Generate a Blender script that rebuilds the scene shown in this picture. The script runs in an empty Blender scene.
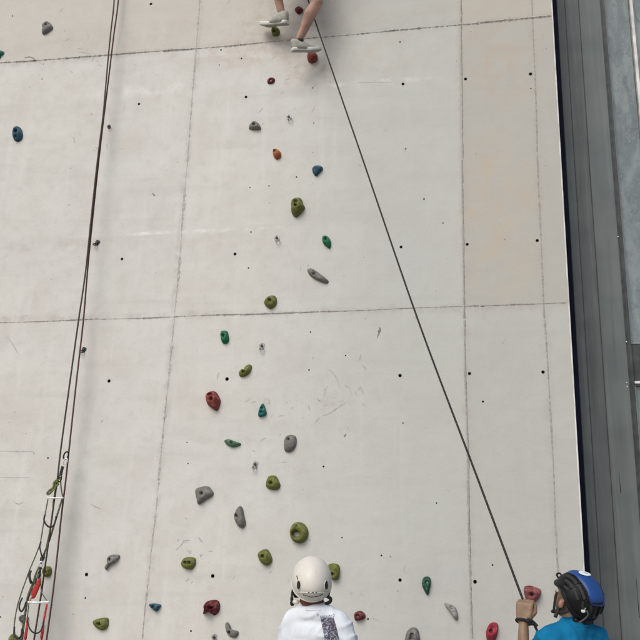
import bpy, bmesh, math, random
from mathutils import Vector, Matrix, noise
random.seed(7)
PI = math.pi
rad = math.radians
sc = bpy.context.scene

# ------------------------------------------------------------------ camera
CAM = Vector((0.0, -6.6, 1.62))
F = 820.0 / 640.0
YAW, PITCH, ROLL = rad(-11.37), rad(16.66), rad(1.97)
fwd = Vector((math.sin(YAW)*math.cos(PITCH), math.cos(YAW)*math.cos(PITCH), math.sin(PITCH)))
r0_ = Vector((math.cos(YAW), -math.sin(YAW), 0.0))
u0_ = r0_.cross(fwd)
rt = math.cos(ROLL)*r0_ + math.sin(ROLL)*u0_
up = -math.sin(ROLL)*r0_ + math.cos(ROLL)*u0_
cd = bpy.data.cameras.new('camera')
cam = bpy.data.objects.new('camera', cd)
sc.collection.objects.link(cam)
cam.matrix_world = Matrix(((rt.x, up.x, -fwd.x, CAM.x), (rt.y, up.y, -fwd.y, CAM.y), (rt.z, up.z, -fwd.z, CAM.z), (0, 0, 0, 1)))
cd.sensor_width = 36.0
cd.sensor_fit = 'HORIZONTAL'
cd.lens = 36.0 * F
cd.clip_start = 0.05
cd.clip_end = 600.0
sc.camera = cam

# ------------------------------------------------------------------ world + sun
SUN_EL, SUN_AZ = rad(44), rad(200)        # azimuth clockwise from +Y; behind the camera, a little to its left
w = bpy.data.worlds.new('World'); sc.world = w; w.use_nodes = True
wn = w.node_tree
bg = next(n for n in wn.nodes if n.type == 'BACKGROUND')
sky = wn.nodes.new('ShaderNodeTexSky'); sky.sky_type = 'NISHITA'; sky.sun_disc = False
sky.sun_elevation = SUN_EL; sky.sun_rotation = SUN_AZ
sky.air_density = 1.0; sky.dust_density = 3.0; sky.ozone_density = 0.6
wn.links.new(sky.outputs[0], bg.inputs[0]); bg.inputs[1].default_value = 0.11
sl = bpy.data.lights.new('sun', 'SUN'); sl.energy = 1.5; sl.angle = rad(34); sl.color = (1.0, 0.985, 0.955)
so = bpy.data.objects.new('sun', sl); sc.collection.objects.link(so)
sd = Vector((math.sin(SUN_AZ)*math.cos(SUN_EL), math.cos(SUN_AZ)*math.cos(SUN_EL), math.sin(SUN_EL)))
so.rotation_euler = (-sd).to_track_quat('-Z', 'Y').to_euler()
sc.view_settings.view_transform = 'Standard'
sc.view_settings.look = 'None'
sc.view_settings.exposure = 0.50
sc.view_settings.gamma = 1.0
sc.view_settings.use_curve_mapping = False

# ------------------------------------------------------------------ helpers
def P(px, py, off=0.0):
    """world point that stands `off` metres in front of the wall plane (y = 0), at a place read off the photograph"""
    v = fwd*820.0 + rt*(px-320.0) - up*(py-320.0)
    return CAM + v*((-off-CAM.y)/v.y)

def link(o, parent=None):
    sc.collection.objects.link(o)
    if parent is not None: o.parent = parent
    return o

def thing(name, label, cat, loc=(0, 0, 0), group=None):
    o = bpy.data.objects.new(name, None); link(o); o.location = loc
    o.empty_display_size = 0.05
    o['label'] = label; o['category'] = cat
    if group: o['group'] = group
    return o

def tag(o, label, cat, group=None):
    o['label'] = label; o['category'] = cat
    if group: o['group'] = group
    return o

def meshobj(name, bm, mat, parent=None, smooth=True, origin=None):
    """links a bmesh given in world coordinates; its verts are made relative to the parent empty"""
    org = Vector(origin) if origin is not None else (Vector(parent_world(parent)) if parent is not None else Vector((0, 0, 0)))
    bmesh.ops.translate(bm, verts=bm.verts, vec=-org)
    me = bpy.data.meshes.new(name); bm.to_mesh(me); bm.free()
    if smooth:
        for p in me.polygons: p.use_smooth = True
    for m in (mat if isinstance(mat, (list, tuple)) else [mat]): me.materials.append(m)
    o = bpy.data.objects.new(name, me); link(o, parent)
    if parent is None: o.location = org
    return o

def parent_world(p):
    v = Vector((0, 0, 0))
    while p is not None:
        v += p.location; p = p.parent
    return v

def box(bm, lo, hi):
    lo, hi = Vector(lo), Vector(hi)
    m = Matrix.Translation((lo+hi)/2) @ Matrix.Diagonal(((hi-lo).x, (hi-lo).y, (hi-lo).z, 1))
    bmesh.ops.create_cube(bm, size=1.0, matrix=m)

def catmull(pts, n=6, closed=False):
    out = []; N = len(pts)
    rng = range(N) if closed else range(N-1)
    for i in rng:
        g = (lambda k: pts[k % N]) if closed else (lambda k: pts[min(max(k, 0), N-1)])
        p0, p1, p2, p3 = g(i-1), g(i), g(i+1), g(i+2)
        for k in range(n):
            t = k/n
            out.append(0.5*((2*p1)+(p2-p0)*t+(2*p0-5*p1+4*p2-p3)*t*t+(3*p1-p0-3*p2+p3)*t**3))
    if not closed: out.append(pts[-1].copy())
    return out

def tube(bm, pts, r, n=8, closed=False, flat=None):
    """r: number or list; flat=(vector, factor) squashes the section along that direction"""
    rings = []; N = len(pts); prev = None
    for i, p in enumerate(pts):
        a = pts[i-1] if (i > 0 or closed) else p
        b = pts[(i+1) % N] if (i < N-1 or closed) else p
        d = (b-a)
        if d.length < 1e-9: d = Vector((0, 0, 1))
        d.normalize()
        if prev is None:
            x = d.orthogonal().normalized()
        else:
            x = (prev - d*prev.dot(d))
            x = x.normalized() if x.length > 1e-6 else d.orthogonal().normalized()
        prev = x; y = d.cross(x)
        rr = r[i] if isinstance(r, (list, tuple)) else r
        ring = []
        for k in range(n):
            o = (x*math.cos(2*PI*k/n)+y*math.sin(2*PI*k/n))*rr
            if flat: o = o - flat[0]*(o.dot(flat[0]))*(1-flat[1])
            ring.append(bm.verts.new(p+o))
        rings.append(ring)
    for i in range(N if closed else N-1):
        A, B = rings[i], rings[(i+1) % N]
        for k in range(n):
            bm.faces.new((A[k], A[(k+1) % n], B[(k+1) % n], B[k]))
    if not closed:
        bm.faces.new(list(reversed(rings[0]))); bm.faces.new(rings[-1])

def cone(bm, p0, r0, p1, r1, flat=None, n=16):
    """rounded, tapered capsule"""
    p0, p1 = Vector(p0), Vector(p1); d = p1-p0; L = max(d.length, 1e-6); d = d/L
    pts = []; rs = []
    for k in range(5):
        a = PI/2*(k/5); pts.append(p0-d*r0*math.cos(a)); rs.append(max(r0*math.sin(a), 0.0006))
    for k in range(5): pts.append(p0+(p1-p0)*(k/4)); rs.append(r0+(r1-r0)*k/4)
    for k in range(4, -1, -1):
        a = PI/2*(k/5); pts.append(p1+d*r1*math.cos(a)); rs.append(max(r1*math.sin(a), 0.0006))
    tube(bm, pts, rs, n, flat=flat)

def ellipsoid(bm, c, r, rot=None, seg=20):
    m = Matrix.Translation(Vector(c)) @ (rot.to_4x4() if rot is not None else Matrix.Identity(4)) @ Matrix.Diagonal((r[0], r[1], r[2], 1))
    bmesh.ops.create_uvsphere(bm, u_segments=seg, v_segments=seg//2+2, radius=1.0, matrix=m)

def remesh(bm, voxel, smooth=6, fac=0.5):
    """union of overlapping closed pieces -> one continuous skin, returned as a new bmesh"""
    me = bpy.data.meshes.new('tmp'); bm.to_mesh(me); bm.free()
    o = bpy.data.objects.new('tmp', me); sc.collection.objects.link(o)
    m = o.modifiers.new('r', 'REMESH'); m.mode = 'VOXEL'; m.voxel_size = voxel
    if smooth:
        s = o.modifiers.new('s', 'SMOOTH'); s.factor = fac; s.iterations = smooth
    dg = bpy.context.evaluated_depsgraph_get(); dg.update()
    ev = o.evaluated_get(dg); out = bmesh.new(); out.from_mesh(ev.to_mesh()); ev.to_mesh_clear()
    bpy.data.objects.remove(o); bpy.data.meshes.remove(me)
    return out

def evaluated(o):
    dg = bpy.context.evaluated_depsgraph_get(); dg.update()
    me = bpy.data.meshes.new_from_object(o.evaluated_get(dg))
    o.modifiers.clear(); o.data = me
    return o

# ------------------------------------------------------------------ materials
def nodes(name):
    m = bpy.data.materials.new(name); m.use_nodes = True
    nt = m.node_tree; b = next(n for n in nt.nodes if n.type == 'BSDF_PRINCIPLED')
    return m, nt, b

def mat(name, col, rough=0.6, var=0.12, scale=20.0, bump=0.0, bscale=60.0, metal=0.0, spec=0.4, col2=None, coat=0.0, sub=0.0, detail=4):
    m, nt, b = nodes(name); N, L = nt.nodes, nt.links
    tc = N.new('ShaderNodeTexCoord'); nz = N.new('ShaderNodeTexNoise')
    nz.inputs['Scale'].default_value = scale; nz.inputs['Detail'].default_value = detail
    L.new(tc.outputs['Object'], nz.inputs['Vector'])
    rp = N.new('ShaderNodeValToRGB')
    c2 = col2 if col2 else tuple(c*(1-var) for c in col)
    c1 = col if col2 else tuple(min(1, c*(1+var)) for c in col)
    rp.color_ramp.elements[0].position = 0.35; rp.color_ramp.elements[1].position = 0.65
    rp.color_ramp.elements[0].color = (*c2, 1); rp.color_ramp.elements[1].color = (*c1, 1)
    L.new(nz.outputs['Fac'], rp.inputs[0]); L.new(rp.outputs[0], b.inputs['Base Color'])
    b.inputs['Roughness'].default_value = rough; b.inputs['Metallic'].default_value = metal
    b.inputs['Specular IOR Level'].default_value = spec; b.inputs['Coat Weight'].default_value = coat
    if sub: b.inputs['Subsurface Weight'].default_value = sub; b.inputs['Subsurface Scale'].default_value = 0.01
    if bump:
        n2 = N.new('ShaderNodeTexNoise'); n2.inputs['Scale'].default_value = bscale; n2.inputs['Detail'].default_value = 5
        L.new(tc.outputs['Object'], n2.inputs['Vector'])
        bp = N.new('ShaderNodeBump'); bp.inputs['Strength'].default_value = bump; bp.inputs['Distance'].default_value = 0.005
        L.new(n2.outputs['Fac'], bp.inputs['Height']); L.new(bp.outputs[0], b.inputs['Normal'])
    return m

class G:
    """tiny node-expression helper"""
    def __init__(s, nt): s.N, s.L = nt.nodes, nt.links
    def put(s, sock, v):
        if isinstance(v, (int, float)): sock.default_value = v
        elif isinstance(v, tuple): sock.default_value = v if len(v) == len(sock.default_value) else (*v, 1)
        else: s.L.new(v, sock)
    def math(s, op, a, b=0.0, c=None, clamp=False):
        n = s.N.new('ShaderNodeMath'); n.operation = op; n.use_clamp = clamp
        s.put(n.inputs[0], a); s.put(n.inputs[1], b)
        if c is not None: s.put(n.inputs[2], c)
        return n.outputs[0]
    def noise(s, vec, scale, detail=4, rough=0.5, stretch=None, dist=0.0):
        if stretch:
            mp = s.N.new('ShaderNodeMapping'); mp.inputs['Scale'].default_value = stretch
            s.L.new(vec, mp.inputs['Vector']); vec = mp.outputs[0]
        n = s.N.new('ShaderNodeTexNoise'); n.inputs['Scale'].default_value = scale
        n.inputs['Detail'].default_value = detail; n.inputs['Roughness'].default_value = rough; n.inputs['Distortion'].default_value = dist
        s.L.new(vec, n.inputs['Vector']); return n.outputs['Fac']
    def smooth(s, v, a, b, lo=0.0, hi=1.0):
        n = s.N.new('ShaderNodeMapRange'); n.interpolation_type = 'SMOOTHSTEP'
        s.put(n.inputs['Value'], v)
        n.inputs['From Min'].default_value = a; n.inputs['From Max'].default_value = b
        n.inputs['To Min'].default_value = lo; n.inputs['To Max'].default_value = hi
        return n.outputs[0]
    def mix(s, f, a, b, mode='MIX'):
        n = s.N.new('ShaderNodeMix'); n.data_type = 'RGBA'; n.blend_type = mode
        s.put(n.inputs['Factor'], f)
        s.put(n.inputs[6], a); s.put(n.inputs[7], b)
        return n.outputs[2]
    def blob(s, xyz, cx, cz, rx, rz):
        x, z = xyz
        dx = s.math('MULTIPLY', s.math('SUBTRACT', x, cx), 1/rx)
        dz = s.math('MULTIPLY', s.math('SUBTRACT', z, cz), 1/rz)
        d = s.math('SQRT', s.math('ADD', s.math('MULTIPLY', dx, dx), s.math('MULTIPLY', dz, dz)))
        return s.smooth(d, 0.15, 1.0, 1.0, 0.0)

XA, XB, XC, XD = -2.66, -0.10, 0.54, 0.735          # panel joints, wall end
ZS1, ZS2 = 1.62+4.85, 1.62+2.09

def concrete_mat():
    m, nt, b = nodes('cast_concrete'); g = G(nt)
    tc = g.N.new('ShaderNodeTexCoord'); V = tc.outputs['Object']
    sp = g.N.new('ShaderNodeSeparateXYZ'); g.L.new(V, sp.inputs[0]); X, Z = sp.outputs[0], sp.outputs[2]
    big = g.noise(V, 0.55, 3, 0.5); mid = g.noise(V, 2.6, 5, 0.6); cl = g.noise(V, 9.0, 6, 0.65)
    fine = g.noise(V, 90.0, 3, 0.6); grit = g.noise(V, 380.0, 2, 0.5)
    hstr = g.noise(V, 1.6, 5, 0.6, (0.35, 1, 3.0), 0.4)
    vstr = g.noise(V, 3.0, 5, 0.6, (3.0, 1, 0.22))
    c = g.mix(g.smooth(big, 0.38, 0.62), (0.500, 0.492, 0.452), (0.495, 0.496, 0.470))
    c = g.mix(g.smooth(mid, 0.35, 0.7), c, (0.462, 0.446, 0.410))
    c = g.mix(g.math('MULTIPLY', g.smooth(hstr, 0.50, 0.70), 0.50), c, (0.41, 0.40, 0.37))
    c = g.mix(g.math('MULTIPLY', g.smooth(vstr, 0.52, 0.72), 0.35), c, (0.55, 0.55, 0.53))
    c = g.mix(g.math('MULTIPLY', g.smooth(cl, 0.46, 0.74), 0.50), c, (0.40, 0.385, 0.355))
    # panels were cast separately: each has its own tone; a light fall-off is painted over the middle
    right = g.smooth(X, XB-0.035, XB-0.005)
    upper = g.smooth(Z, ZS2-0.01, ZS2+0.01)
    c = g.mix(g.math('MULTIPLY', right, 0.66), c, (0.320, 0.324, 0.298))
    c = g.mix(g.math('MULTIPLY', g.math('MULTIPLY', right, upper), 0.36), c, (0.322, 0.298, 0.256))
    top = g.smooth(Z, ZS1-0.01, ZS1+0.01)
    c = g.mix(g.math('MULTIPLY', top, 0.50), c, (0.400, 0.375, 0.325))
    mid_falloff = g.math('MULTIPLY', g.smooth(X, XA+0.3, XB-0.3), g.math('SUBTRACT', 1.0, right))  # brightness fall-off towards the right, painted as a tone ramp
    c = g.mix(g.math('MULTIPLY', mid_falloff, 0.62), c, (0.338, 0.356, 0.334))
    # reddish-brown grime left by hands and shoes, rust coloured run-off
    def st(px, py, rx, rz, col, k, base):
        nonlocal c
        q = P(px, py)
        f = g.math('MULTIPLY', g.blob((X, Z), q.x, q.z, rx, rz), g.smooth(g.noise(V, base, 6, 0.7), 0.40, 0.66))
        c = g.mix(g.math('MULTIPLY', f, k), c, col)
    st(255, 52, 1.1, 0.22, (0.36, 0.26, 0.20), 0.55, 7)
    st(290, 22, 0.9, 0.5, (0.34, 0.27, 0.22), 0.50, 9)
    st(310, 72, 0.5, 0.3, (0.36, 0.28, 0.23), 0.5, 10)
    st(40, 245, 1.5, 0.14, (0.38, 0.35, 0.32), 0.55, 6)
    st(230, 245, 1.5, 0.16, (0.40, 0.37, 0.34), 0.45, 6)
    st(500, 210, 0.5, 1.2, (0.40, 0.33, 0.24), 0.6, 4)
    st(502, 60, 0.6, 0.8, (0.38, 0.31, 0.24), 0.5, 5)
    st(370, 60, 1.0, 0.35, (0.40, 0.34, 0.28), 0.5, 7)
    st(430, 570, 0.8, 0.8, (0.36, 0.36, 0.34), 0.5, 3)
    st(330, 395, 0.35, 0.3, (0.38, 0.34, 0.31), 0.3, 14)
    st(480, 600, 0.9, 0.5, (0.35, 0.345, 0.33), 0.5, 4)
    st(60, 600, 0.9, 0.5, (0.42, 0.41, 0.39), 0.5, 5)
    st(100, 40, 1.8, 0.25, (0.38, 0.35, 0.31), 0.45, 6)
    st(420, 20, 1.6, 0.4, (0.37, 0.34, 0.29), 0.5, 5)
    st(150, 90, 1.0, 0.10, (0.68, 0.67, 0.65), 0.5, 5)
    st(370, 83, 0.8, 0.05, (0.62, 0.61, 0.60), 0.8, 5)
    st(175, 232, 1.4, 0.03, (0.64, 0.63, 0.61), 0.8, 5)
    # pinholes and fine sand
    vo = g.N.new('ShaderNodeTexVoronoi'); vo.inputs['Scale'].default_value = 11.0; g.L.new(V, vo.inputs['Vector'])
    pit = g.math('MULTIPLY', g.smooth(vo.outputs['Distance'], 0.035, 0.075, 1.0, 0.0), g.smooth(mid, 0.52, 0.60))
    c = g.mix(g.math('MULTIPLY', pit, 0.75), c, (0.14, 0.135, 0.13))
    c = g.mix(g.math('MULTIPLY', g.smooth(fine, 0.50, 0.72), 0.24), c, (0.30, 0.29, 0.28))
    c = g.mix(g.math('MULTIPLY', g.smooth(grit, 0.50, 0.72), 0.22), c, (0.26, 0.25, 0.24))
    # dirt settled along the joints
    wob = g.math('MULTIPLY', g.math('SUBTRACT', g.noise(V, 5, 5, 0.7), 0.5), 0.06)
    d = None
    for v, x in ((X, XA), (X, XB), (X, XC), (Z, ZS1), (Z, ZS2)):
        k = g.math('ABSOLUTE', g.math('ADD', g.math('SUBTRACT', v, x), wob))
        d = k if d is None else g.math('MINIMUM', d, k)
    dirt = g.math('MULTIPLY', g.smooth(d, 0.005, 0.055, 1.0, 0.0), g.smooth(cl, 0.35, 0.65))
    c = g.mix(g.math('MULTIPLY', dirt, 0.40), c, (0.30, 0.28, 0.26))
    g.L.new(c, b.inputs['Base Color']); b.inputs['Roughness'].default_value = 0.85
    b.inputs['Specular IOR Level'].default_value = 0.3
    h = g.math('ADD', g.math('MULTIPLY', mid, 0.9), g.math('ADD', g.math('MULTIPLY', cl, 0.35), g.math('MULTIPLY', fine, 0.10)))
    h = g.math('SUBTRACT', h, g.math('MULTIPLY', pit, 0.3))
    bp = g.N.new('ShaderNodeBump'); bp.inputs['Strength'].default_value = 0.6; bp.inputs['Distance'].default_value = 0.012
    g.L.new(h, bp.inputs['Height']); g.L.new(bp.outputs[0], b.inputs['Normal'])
    return m

M = {}
M['concrete'] = concrete_mat()
M['mortar'] = mat('joint_mortar', (0.39, 0.375, 0.34), 0.9, scale=38, bump=0.8, bscale=120, col2=(0.26, 0.25, 0.225))
M['mortar_pale'] = mat('joint_mortar_pale', (0.45, 0.44, 0.405), 0.9, scale=30, bump=0.8, bscale=120, col2=(0.31, 0.30, 0.275))
M['joint_edge'] = mat('joint_edge', (0.26, 0.25, 0.225), 0.95, scale=24, col2=(0.165, 0.158, 0.143))
M['scuff'] = mat('rubber_scuff', (0.29, 0.28, 0.265), 0.9, scale=60, col2=(0.40, 0.39, 0.37))
M['scuff_dark'] = mat('dark_scuff', (0.13, 0.12, 0.12), 0.9, scale=60, col2=(0.25, 0.24, 0.23))
M['hole'] = mat('hole_sleeve', (0.012, 0.012, 0.012), 0.7)
M['off_white'] = mat('off_white_trim', (0.50, 0.50, 0.49), 0.7, 0.20, 9)
M['steel'] = mat('steel', (0.25, 0.245, 0.24), 0.55, 0.35, 60, metal=0.4)
M['steel_dark'] = mat('weathered_steel', (0.030, 0.029, 0.028), 0.5, 0.5, 90, metal=0.4, bump=0.4)
M['alu'] = mat('aluminium', (0.75, 0.76, 0.78), 0.3, 0.06, 10, metal=0.35)
M['navy'] = mat('navy_gap_shade', (0.006, 0.008, 0.018), 0.7, 0.3, 5, spec=0.08)  # near-black colour for the painted gap shade
M['panel_a'] = mat('grey_cladding_dark', (0.096, 0.108, 0.106), 0.6, scale=3.0, bump=0.15, bscale=20, col2=(0.072, 0.083, 0.083), detail=8, spec=0.3)  # darker tone for the strips nearest the wall
M['panel_b'] = mat('grey_cladding', (0.106, 0.122, 0.121), 0.55, scale=2.5, bump=0.12, bscale=16, col2=(0.082, 0.097, 0.098), detail=8, spec=0.3)
M['frame_dark'] = mat('dark_frame', (0.034, 0.040, 0.039), 0.5, 0.3, 12, spec=0.3)
M['groove'] = mat('shadow_joint_filler', (0.060, 0.066, 0.064), 0.7, 0.3, 12, spec=0.2)
M['ground'] = mat('paving_concrete', (0.36, 0.345, 0.32), 0.9, scale=2.0, bump=0.4, bscale=40, col2=(0.29, 0.28, 0.26), detail=8)
def streak(m, k=0.5):
    nt = m.node_tree; g = G(nt); b = next(n for n in nt.nodes if n.type == 'BSDF_PRINCIPLED')
    old = b.inputs['Base Color'].links[0].from_socket
    tc = g.N.new('ShaderNodeTexCoord')
    n = g.noise(tc.outputs['Object'], 16, 5, 0.65, (1.0, 1.0, 0.035), 0.3); n2 = g.noise(tc.outputs['Object'], 3, 4, 0.6, (1, 1, .4))
    c = g.mix(g.math('MULTIPLY', g.math('MULTIPLY', g.smooth(n, .45, .68), g.smooth(n2, .35, .65)), k), old, (0.045, 0.048, 0.044))
    c = g.mix(g.math('MULTIPLY', g.smooth(n, .50, .30), k*.45), c, (0.20, 0.215, 0.21))
    g.L.new(c, b.inputs['Base Color'])
streak(M['panel_a'], .45); streak(M['panel_b'], .35)
def glass_mat():
    m, nt, b = nodes('smudged_reflection_glass'); g = G(nt)
    tc = g.N.new('ShaderNodeTexCoord'); V = tc.outputs['Object']
    a = g.noise(V, 2.2, 6, 0.65, (1.6, 1, 0.6), 1.2); d = g.noise(V, 9, 6, 0.7, None, 0.8); e = g.noise(V, 38, 4, 0.7)
    c = g.mix(g.smooth(a, 0.42, 0.60), (0.105, 0.130, 0.130), (0.165, 0.192, 0.192))  # smudges, and tree reflections painted in as mottled colour
    c = g.mix(g.math('MULTIPLY', g.smooth(d, 0.52, 0.66), 0.55), c, (0.070, 0.088, 0.090))
    c = g.mix(g.math('MULTIPLY', g.smooth(e, 0.56, 0.68), 0.3), c, (0.30, 0.33, 0.33))
    g.L.new(c, b.inputs['Base Color']); b.inputs['Roughness'].default_value = 0.12; b.inputs['Coat Weight'].default_value = 0.3
    return m
M['glass'] = glass_mat()
M['skin1'] = mat('skin_fair', (0.50, 0.29, 0.21), 0.5, 0.10, 30, sub=0.1)
M['skin2'] = mat('skin_tanned', (0.185, 0.118, 0.070), 0.55, 0.22, 22, sub=0.08)
M['skin3'] = mat('skin_legs', (0.32, 0.190, 0.140), 0.6, 0.22, 12, sub=0.08)
M['hair1'] = mat('auburn_hair', (0.12, 0.035, 0.022), 0.6, 0.4, 120, bump=0.6, bscale=200)
M['hair2'] = mat('black_hair', (0.012, 0.010, 0.010), 0.5, 0.4, 120, bump=0.6, bscale=200)
M['eye'] = mat('eye_white', (0.7, 0.68, 0.65), 0.3, 0.02)
M['iris'] = mat('eye_iris', (0.03, 0.02, 0.015), 0.2)
M['lip'] = mat('lips', (0.38, 0.15, 0.13), 0.5)
M['tee_white'] = mat('white_cotton', (0.56, 0.595, 0.63), 0.9, 0.03, 8, spec=0.1, bump=0.4, bscale=350)
M['tee_blue'] = mat('blue_cotton', (0.006, 0.125, 0.250), 0.95, 0.14, 8, spec=0.08, bump=0.4, bscale=350)
M['shorts'] = mat('dark_shorts', (0.03, 0.03, 0.04), 0.9, 0.2, 30)
M['shorts_grey'] = mat('grey_shorts', (0.16, 0.16, 0.17), 0.9, 0.2, 30)
M['helm_white'] = mat('cream_helmet_shell', (0.55, 0.53, 0.475), 0.42, scale=7, col2=(0.49, 0.47, 0.42), coat=0.0, spec=0.3, detail=8, bump=0.05, bscale=120)
M['helm_black'] = mat('black_helmet_shell', (0.007, 0.008, 0.008), 0.40, 0.3, 20, spec=0.16)
M['helm_blue'] = mat('blue_helmet_panel', (0.006, 0.042, 0.165), 0.5, 0.10, 14)
M['helm_blue_edge'] = mat('violet_blue_edge', (0.012, 0.016, 0.090), 0.4, 0.1, 14)
M['sticker'] = mat('white_sticker', (0.62, 0.66, 0.70), 0.5, 0.05)
M['ink'] = mat('dark_ink', (0.04, 0.04, 0.05), 0.7, 0.2)
M['ink_grey'] = mat('grey_ink', (0.20, 0.24, 0.30), 0.7, 0.2)
M['black'] = mat('black_webbing', (0.010, 0.010, 0.011), 0.75, 0.3, 150, bump=0.3, bscale=300)
M['sole'] = mat('off_white_rubber', (0.52, 0.52, 0.47), 0.6, 0.08, 25)
M['sole_under'] = mat('worn_outsole', (0.27, 0.265, 0.235), 0.8, 0.2, 60)
M['canvas'] = mat('grey_canvas', (0.31, 0.305, 0.265), 0.9, 0.12, 30, bump=0.4, bscale=250)
M['web_green'] = mat('green_webbing', (0.105, 0.125, 0.060), 0.85, scale=90, col2=(0.022, 0.028, 0.014))
M['web_lime'] = mat('lime_webbing', (0.20, 0.24, 0.06), 0.85, scale=70, col2=(0.05, 0.06, 0.02))
M['web_red'] = mat('red_webbing', (0.42, 0.030, 0.022), 0.85, scale=80, col2=(0.20, 0.012, 0.014))
M['bar_white'] = mat('white_spreader', (0.60, 0.60, 0.61), 0.5, 0.25, 60)
def scuffed(m, k=.5):
    nt = m.node_tree; g = G(nt); b = next(n for n in nt.nodes if n.type == 'BSDF_PRINCIPLED')
    old = b.inputs['Base Color'].links[0].from_socket; tc = g.N.new('ShaderNodeTexCoord'); V = tc.outputs['Object']
    a = g.noise(V, 30, 6, .75, (1, 1, .35), 1.5); c_ = g.noise(V, 12, 4, .6)
    c = g.mix(g.math('MULTIPLY', g.math('MULTIPLY', g.smooth(a, .56, .66), g.smooth(c_, .4, .6)), k), old, (.16, .15, .13))
    g.L.new(c, b.inputs['Base Color']); rg = g.smooth(a, .4, .6, .32, .6); g.L.new(rg, b.inputs['Roughness'])
scuffed(M['helm_white'], .45)
def rope_mat(name, c1, c2, c3):
    m, nt, b = nodes(name); g = G(nt)
    tc = g.N.new('ShaderNodeTexCoord'); V = tc.outputs['Object']
    wv = g.N.new('ShaderNodeTexWave'); wv.wave_type = 'BANDS'; wv.bands_direction = 'DIAGONAL'
    wv.inputs['Scale'].default_value = 26; wv.inputs['Distortion'].default_value = 2.0; g.L.new(V, wv.inputs['Vector'])
    c = g.mix(g.smooth(wv.outputs['Fac'], 0.3, 0.7), c1, c2)
    c = g.mix(g.smooth(g.noise(V, 60, 3), 0.55, 0.7), c, c3)
    g.L.new(c, b.inputs['Base Color']); b.inputs['Roughness'].default_value = 0.85
    return m
M['rope_dark'] = rope_mat('dark_olive_rope', (0.007, 0.007, 0.006), (0.015, 0.015, 0.011), (0.035, 0.035, 0.024))
M['rope_brown'] = rope_mat('brown_red_rope', (0.050, 0.026, 0.023), (0.095, 0.040, 0.034), (0.15, 0.040, 0.036))
M['rope_brown2'] = rope_mat('brown_green_rope', (0.030, 0.022, 0.018), (0.060, 0.042, 0.032), (0.09, 0.065, 0.045))

def resin(name, c, c2=None):
    m = mat(name, c, 0.8, 0.16, 14, bump=1.0, bscale=150, col2=c2, detail=6, spec=0.3)
    g = G(m.node_tree); b = next(n for n in m.node_tree.nodes if n.type == 'BSDF_PRINCIPLED')
    old = b.inputs['Base Color'].links[0].from_socket; tc = g.N.new('ShaderNodeTexCoord'); V = tc.outputs['Object']
    c_ = g.mix(g.math('MULTIPLY', g.smooth(g.noise(V, 26, 5, .7), .50, .72), .30), old, (.40, .39, .36))
    c_ = g.mix(g.math('MULTIPLY', g.smooth(g.noise(V, 44, 4, .7, None, 1.0), .54, .68), .55), c_, (.03, .03, .028))
    g.L.new(c_, b.inputs['Base Color']); return m
HM = {
 'olive': resin('olive_resin', (0.128, 0.140, 0.026), (0.085, 0.095, 0.019)),
 'grey': resin('grey_resin', (0.165, 0.160, 0.148), (0.115, 0.112, 0.105)),
 'lgrey': resin('pale_grey_resin', (0.28, 0.275, 0.26), (0.20, 0.195, 0.185)),
 'red': resin('red_resin', (0.210, 0.040, 0.034), (0.14, 0.026, 0.024)),
 'dred': resin('dark_red_resin', (0.120, 0.013, 0.017), (0.07, 0.008, 0.011)),
 'mauve': resin('faded_red_resin', (0.215, 0.062, 0.060), (0.155, 0.046, 0.045)),
 'crimson': resin('crimson_resin', (0.260, 0.018, 0.035), (0.18, 0.012, 0.024)),
 'blue': resin('blue_resin', (0.022, 0.080, 0.118), (0.012, 0.045, 0.072)),
 'teal': resin('teal_resin', (0.018, 0.145, 0.125), (0.012, 0.09, 0.085)),
 'green': resin('green_resin', (0.008, 0.140, 0.062), (0.006, 0.09, 0.045)),
 'dgreen': resin('dark_green_resin', (0.015, 0.075, 0.045), (0.010, 0.05, 0.032)),
 'leaf': resin('leaf_green_resin', (0.065, 0.150, 0.080), (0.04, 0.10, 0.055)),
 'orange': resin('orange_resin', (0.33, 0.105, 0.030), (0.20, 0.06, 0.02)),
 'dark': resin('sooty_resin', (0.045, 0.043, 0.040), (0.03, 0.03, 0.03)),
 'ggreen': resin('grey_green_resin', (0.065, 0.085, 0.062), (0.045, 0.055, 0.045)),
}

# ------------------------------------------------------------------ ground
bm = bmesh.new()
bmesh.ops.create_grid(bm, x_segments=4, y_segments=4, size=150)
gr = meshobj('ground', bm, M['ground'], smooth=False); gr['kind'] = 'structure'

# ------------------------------------------------------------------ the concrete climbing wall
WX0, WZ1, WT = -9.0, 9.6, 0.26
wall = thing('concrete_wall', 'tall pale grey cast concrete climbing wall with panel joints and drilled holes', 'wall', (-4, 0, 0))
bm = bmesh.new(); box(bm, (WX0, 0, 0), (XD-0.0115, WT, WZ1))
# keep object coordinates equal to world coordinates for the slab: it hangs under the empty with an inverse offset
me = bpy.data.meshes.new('wall_slab'); bm.to_mesh(me); bm.free(); me.materials.append(M['concrete'])
slab = bpy.data.objects.new('wall_slab', me); link(slab, wall); slab.matrix_parent_inverse = Matrix.Translation((4, 0, 0))

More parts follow.
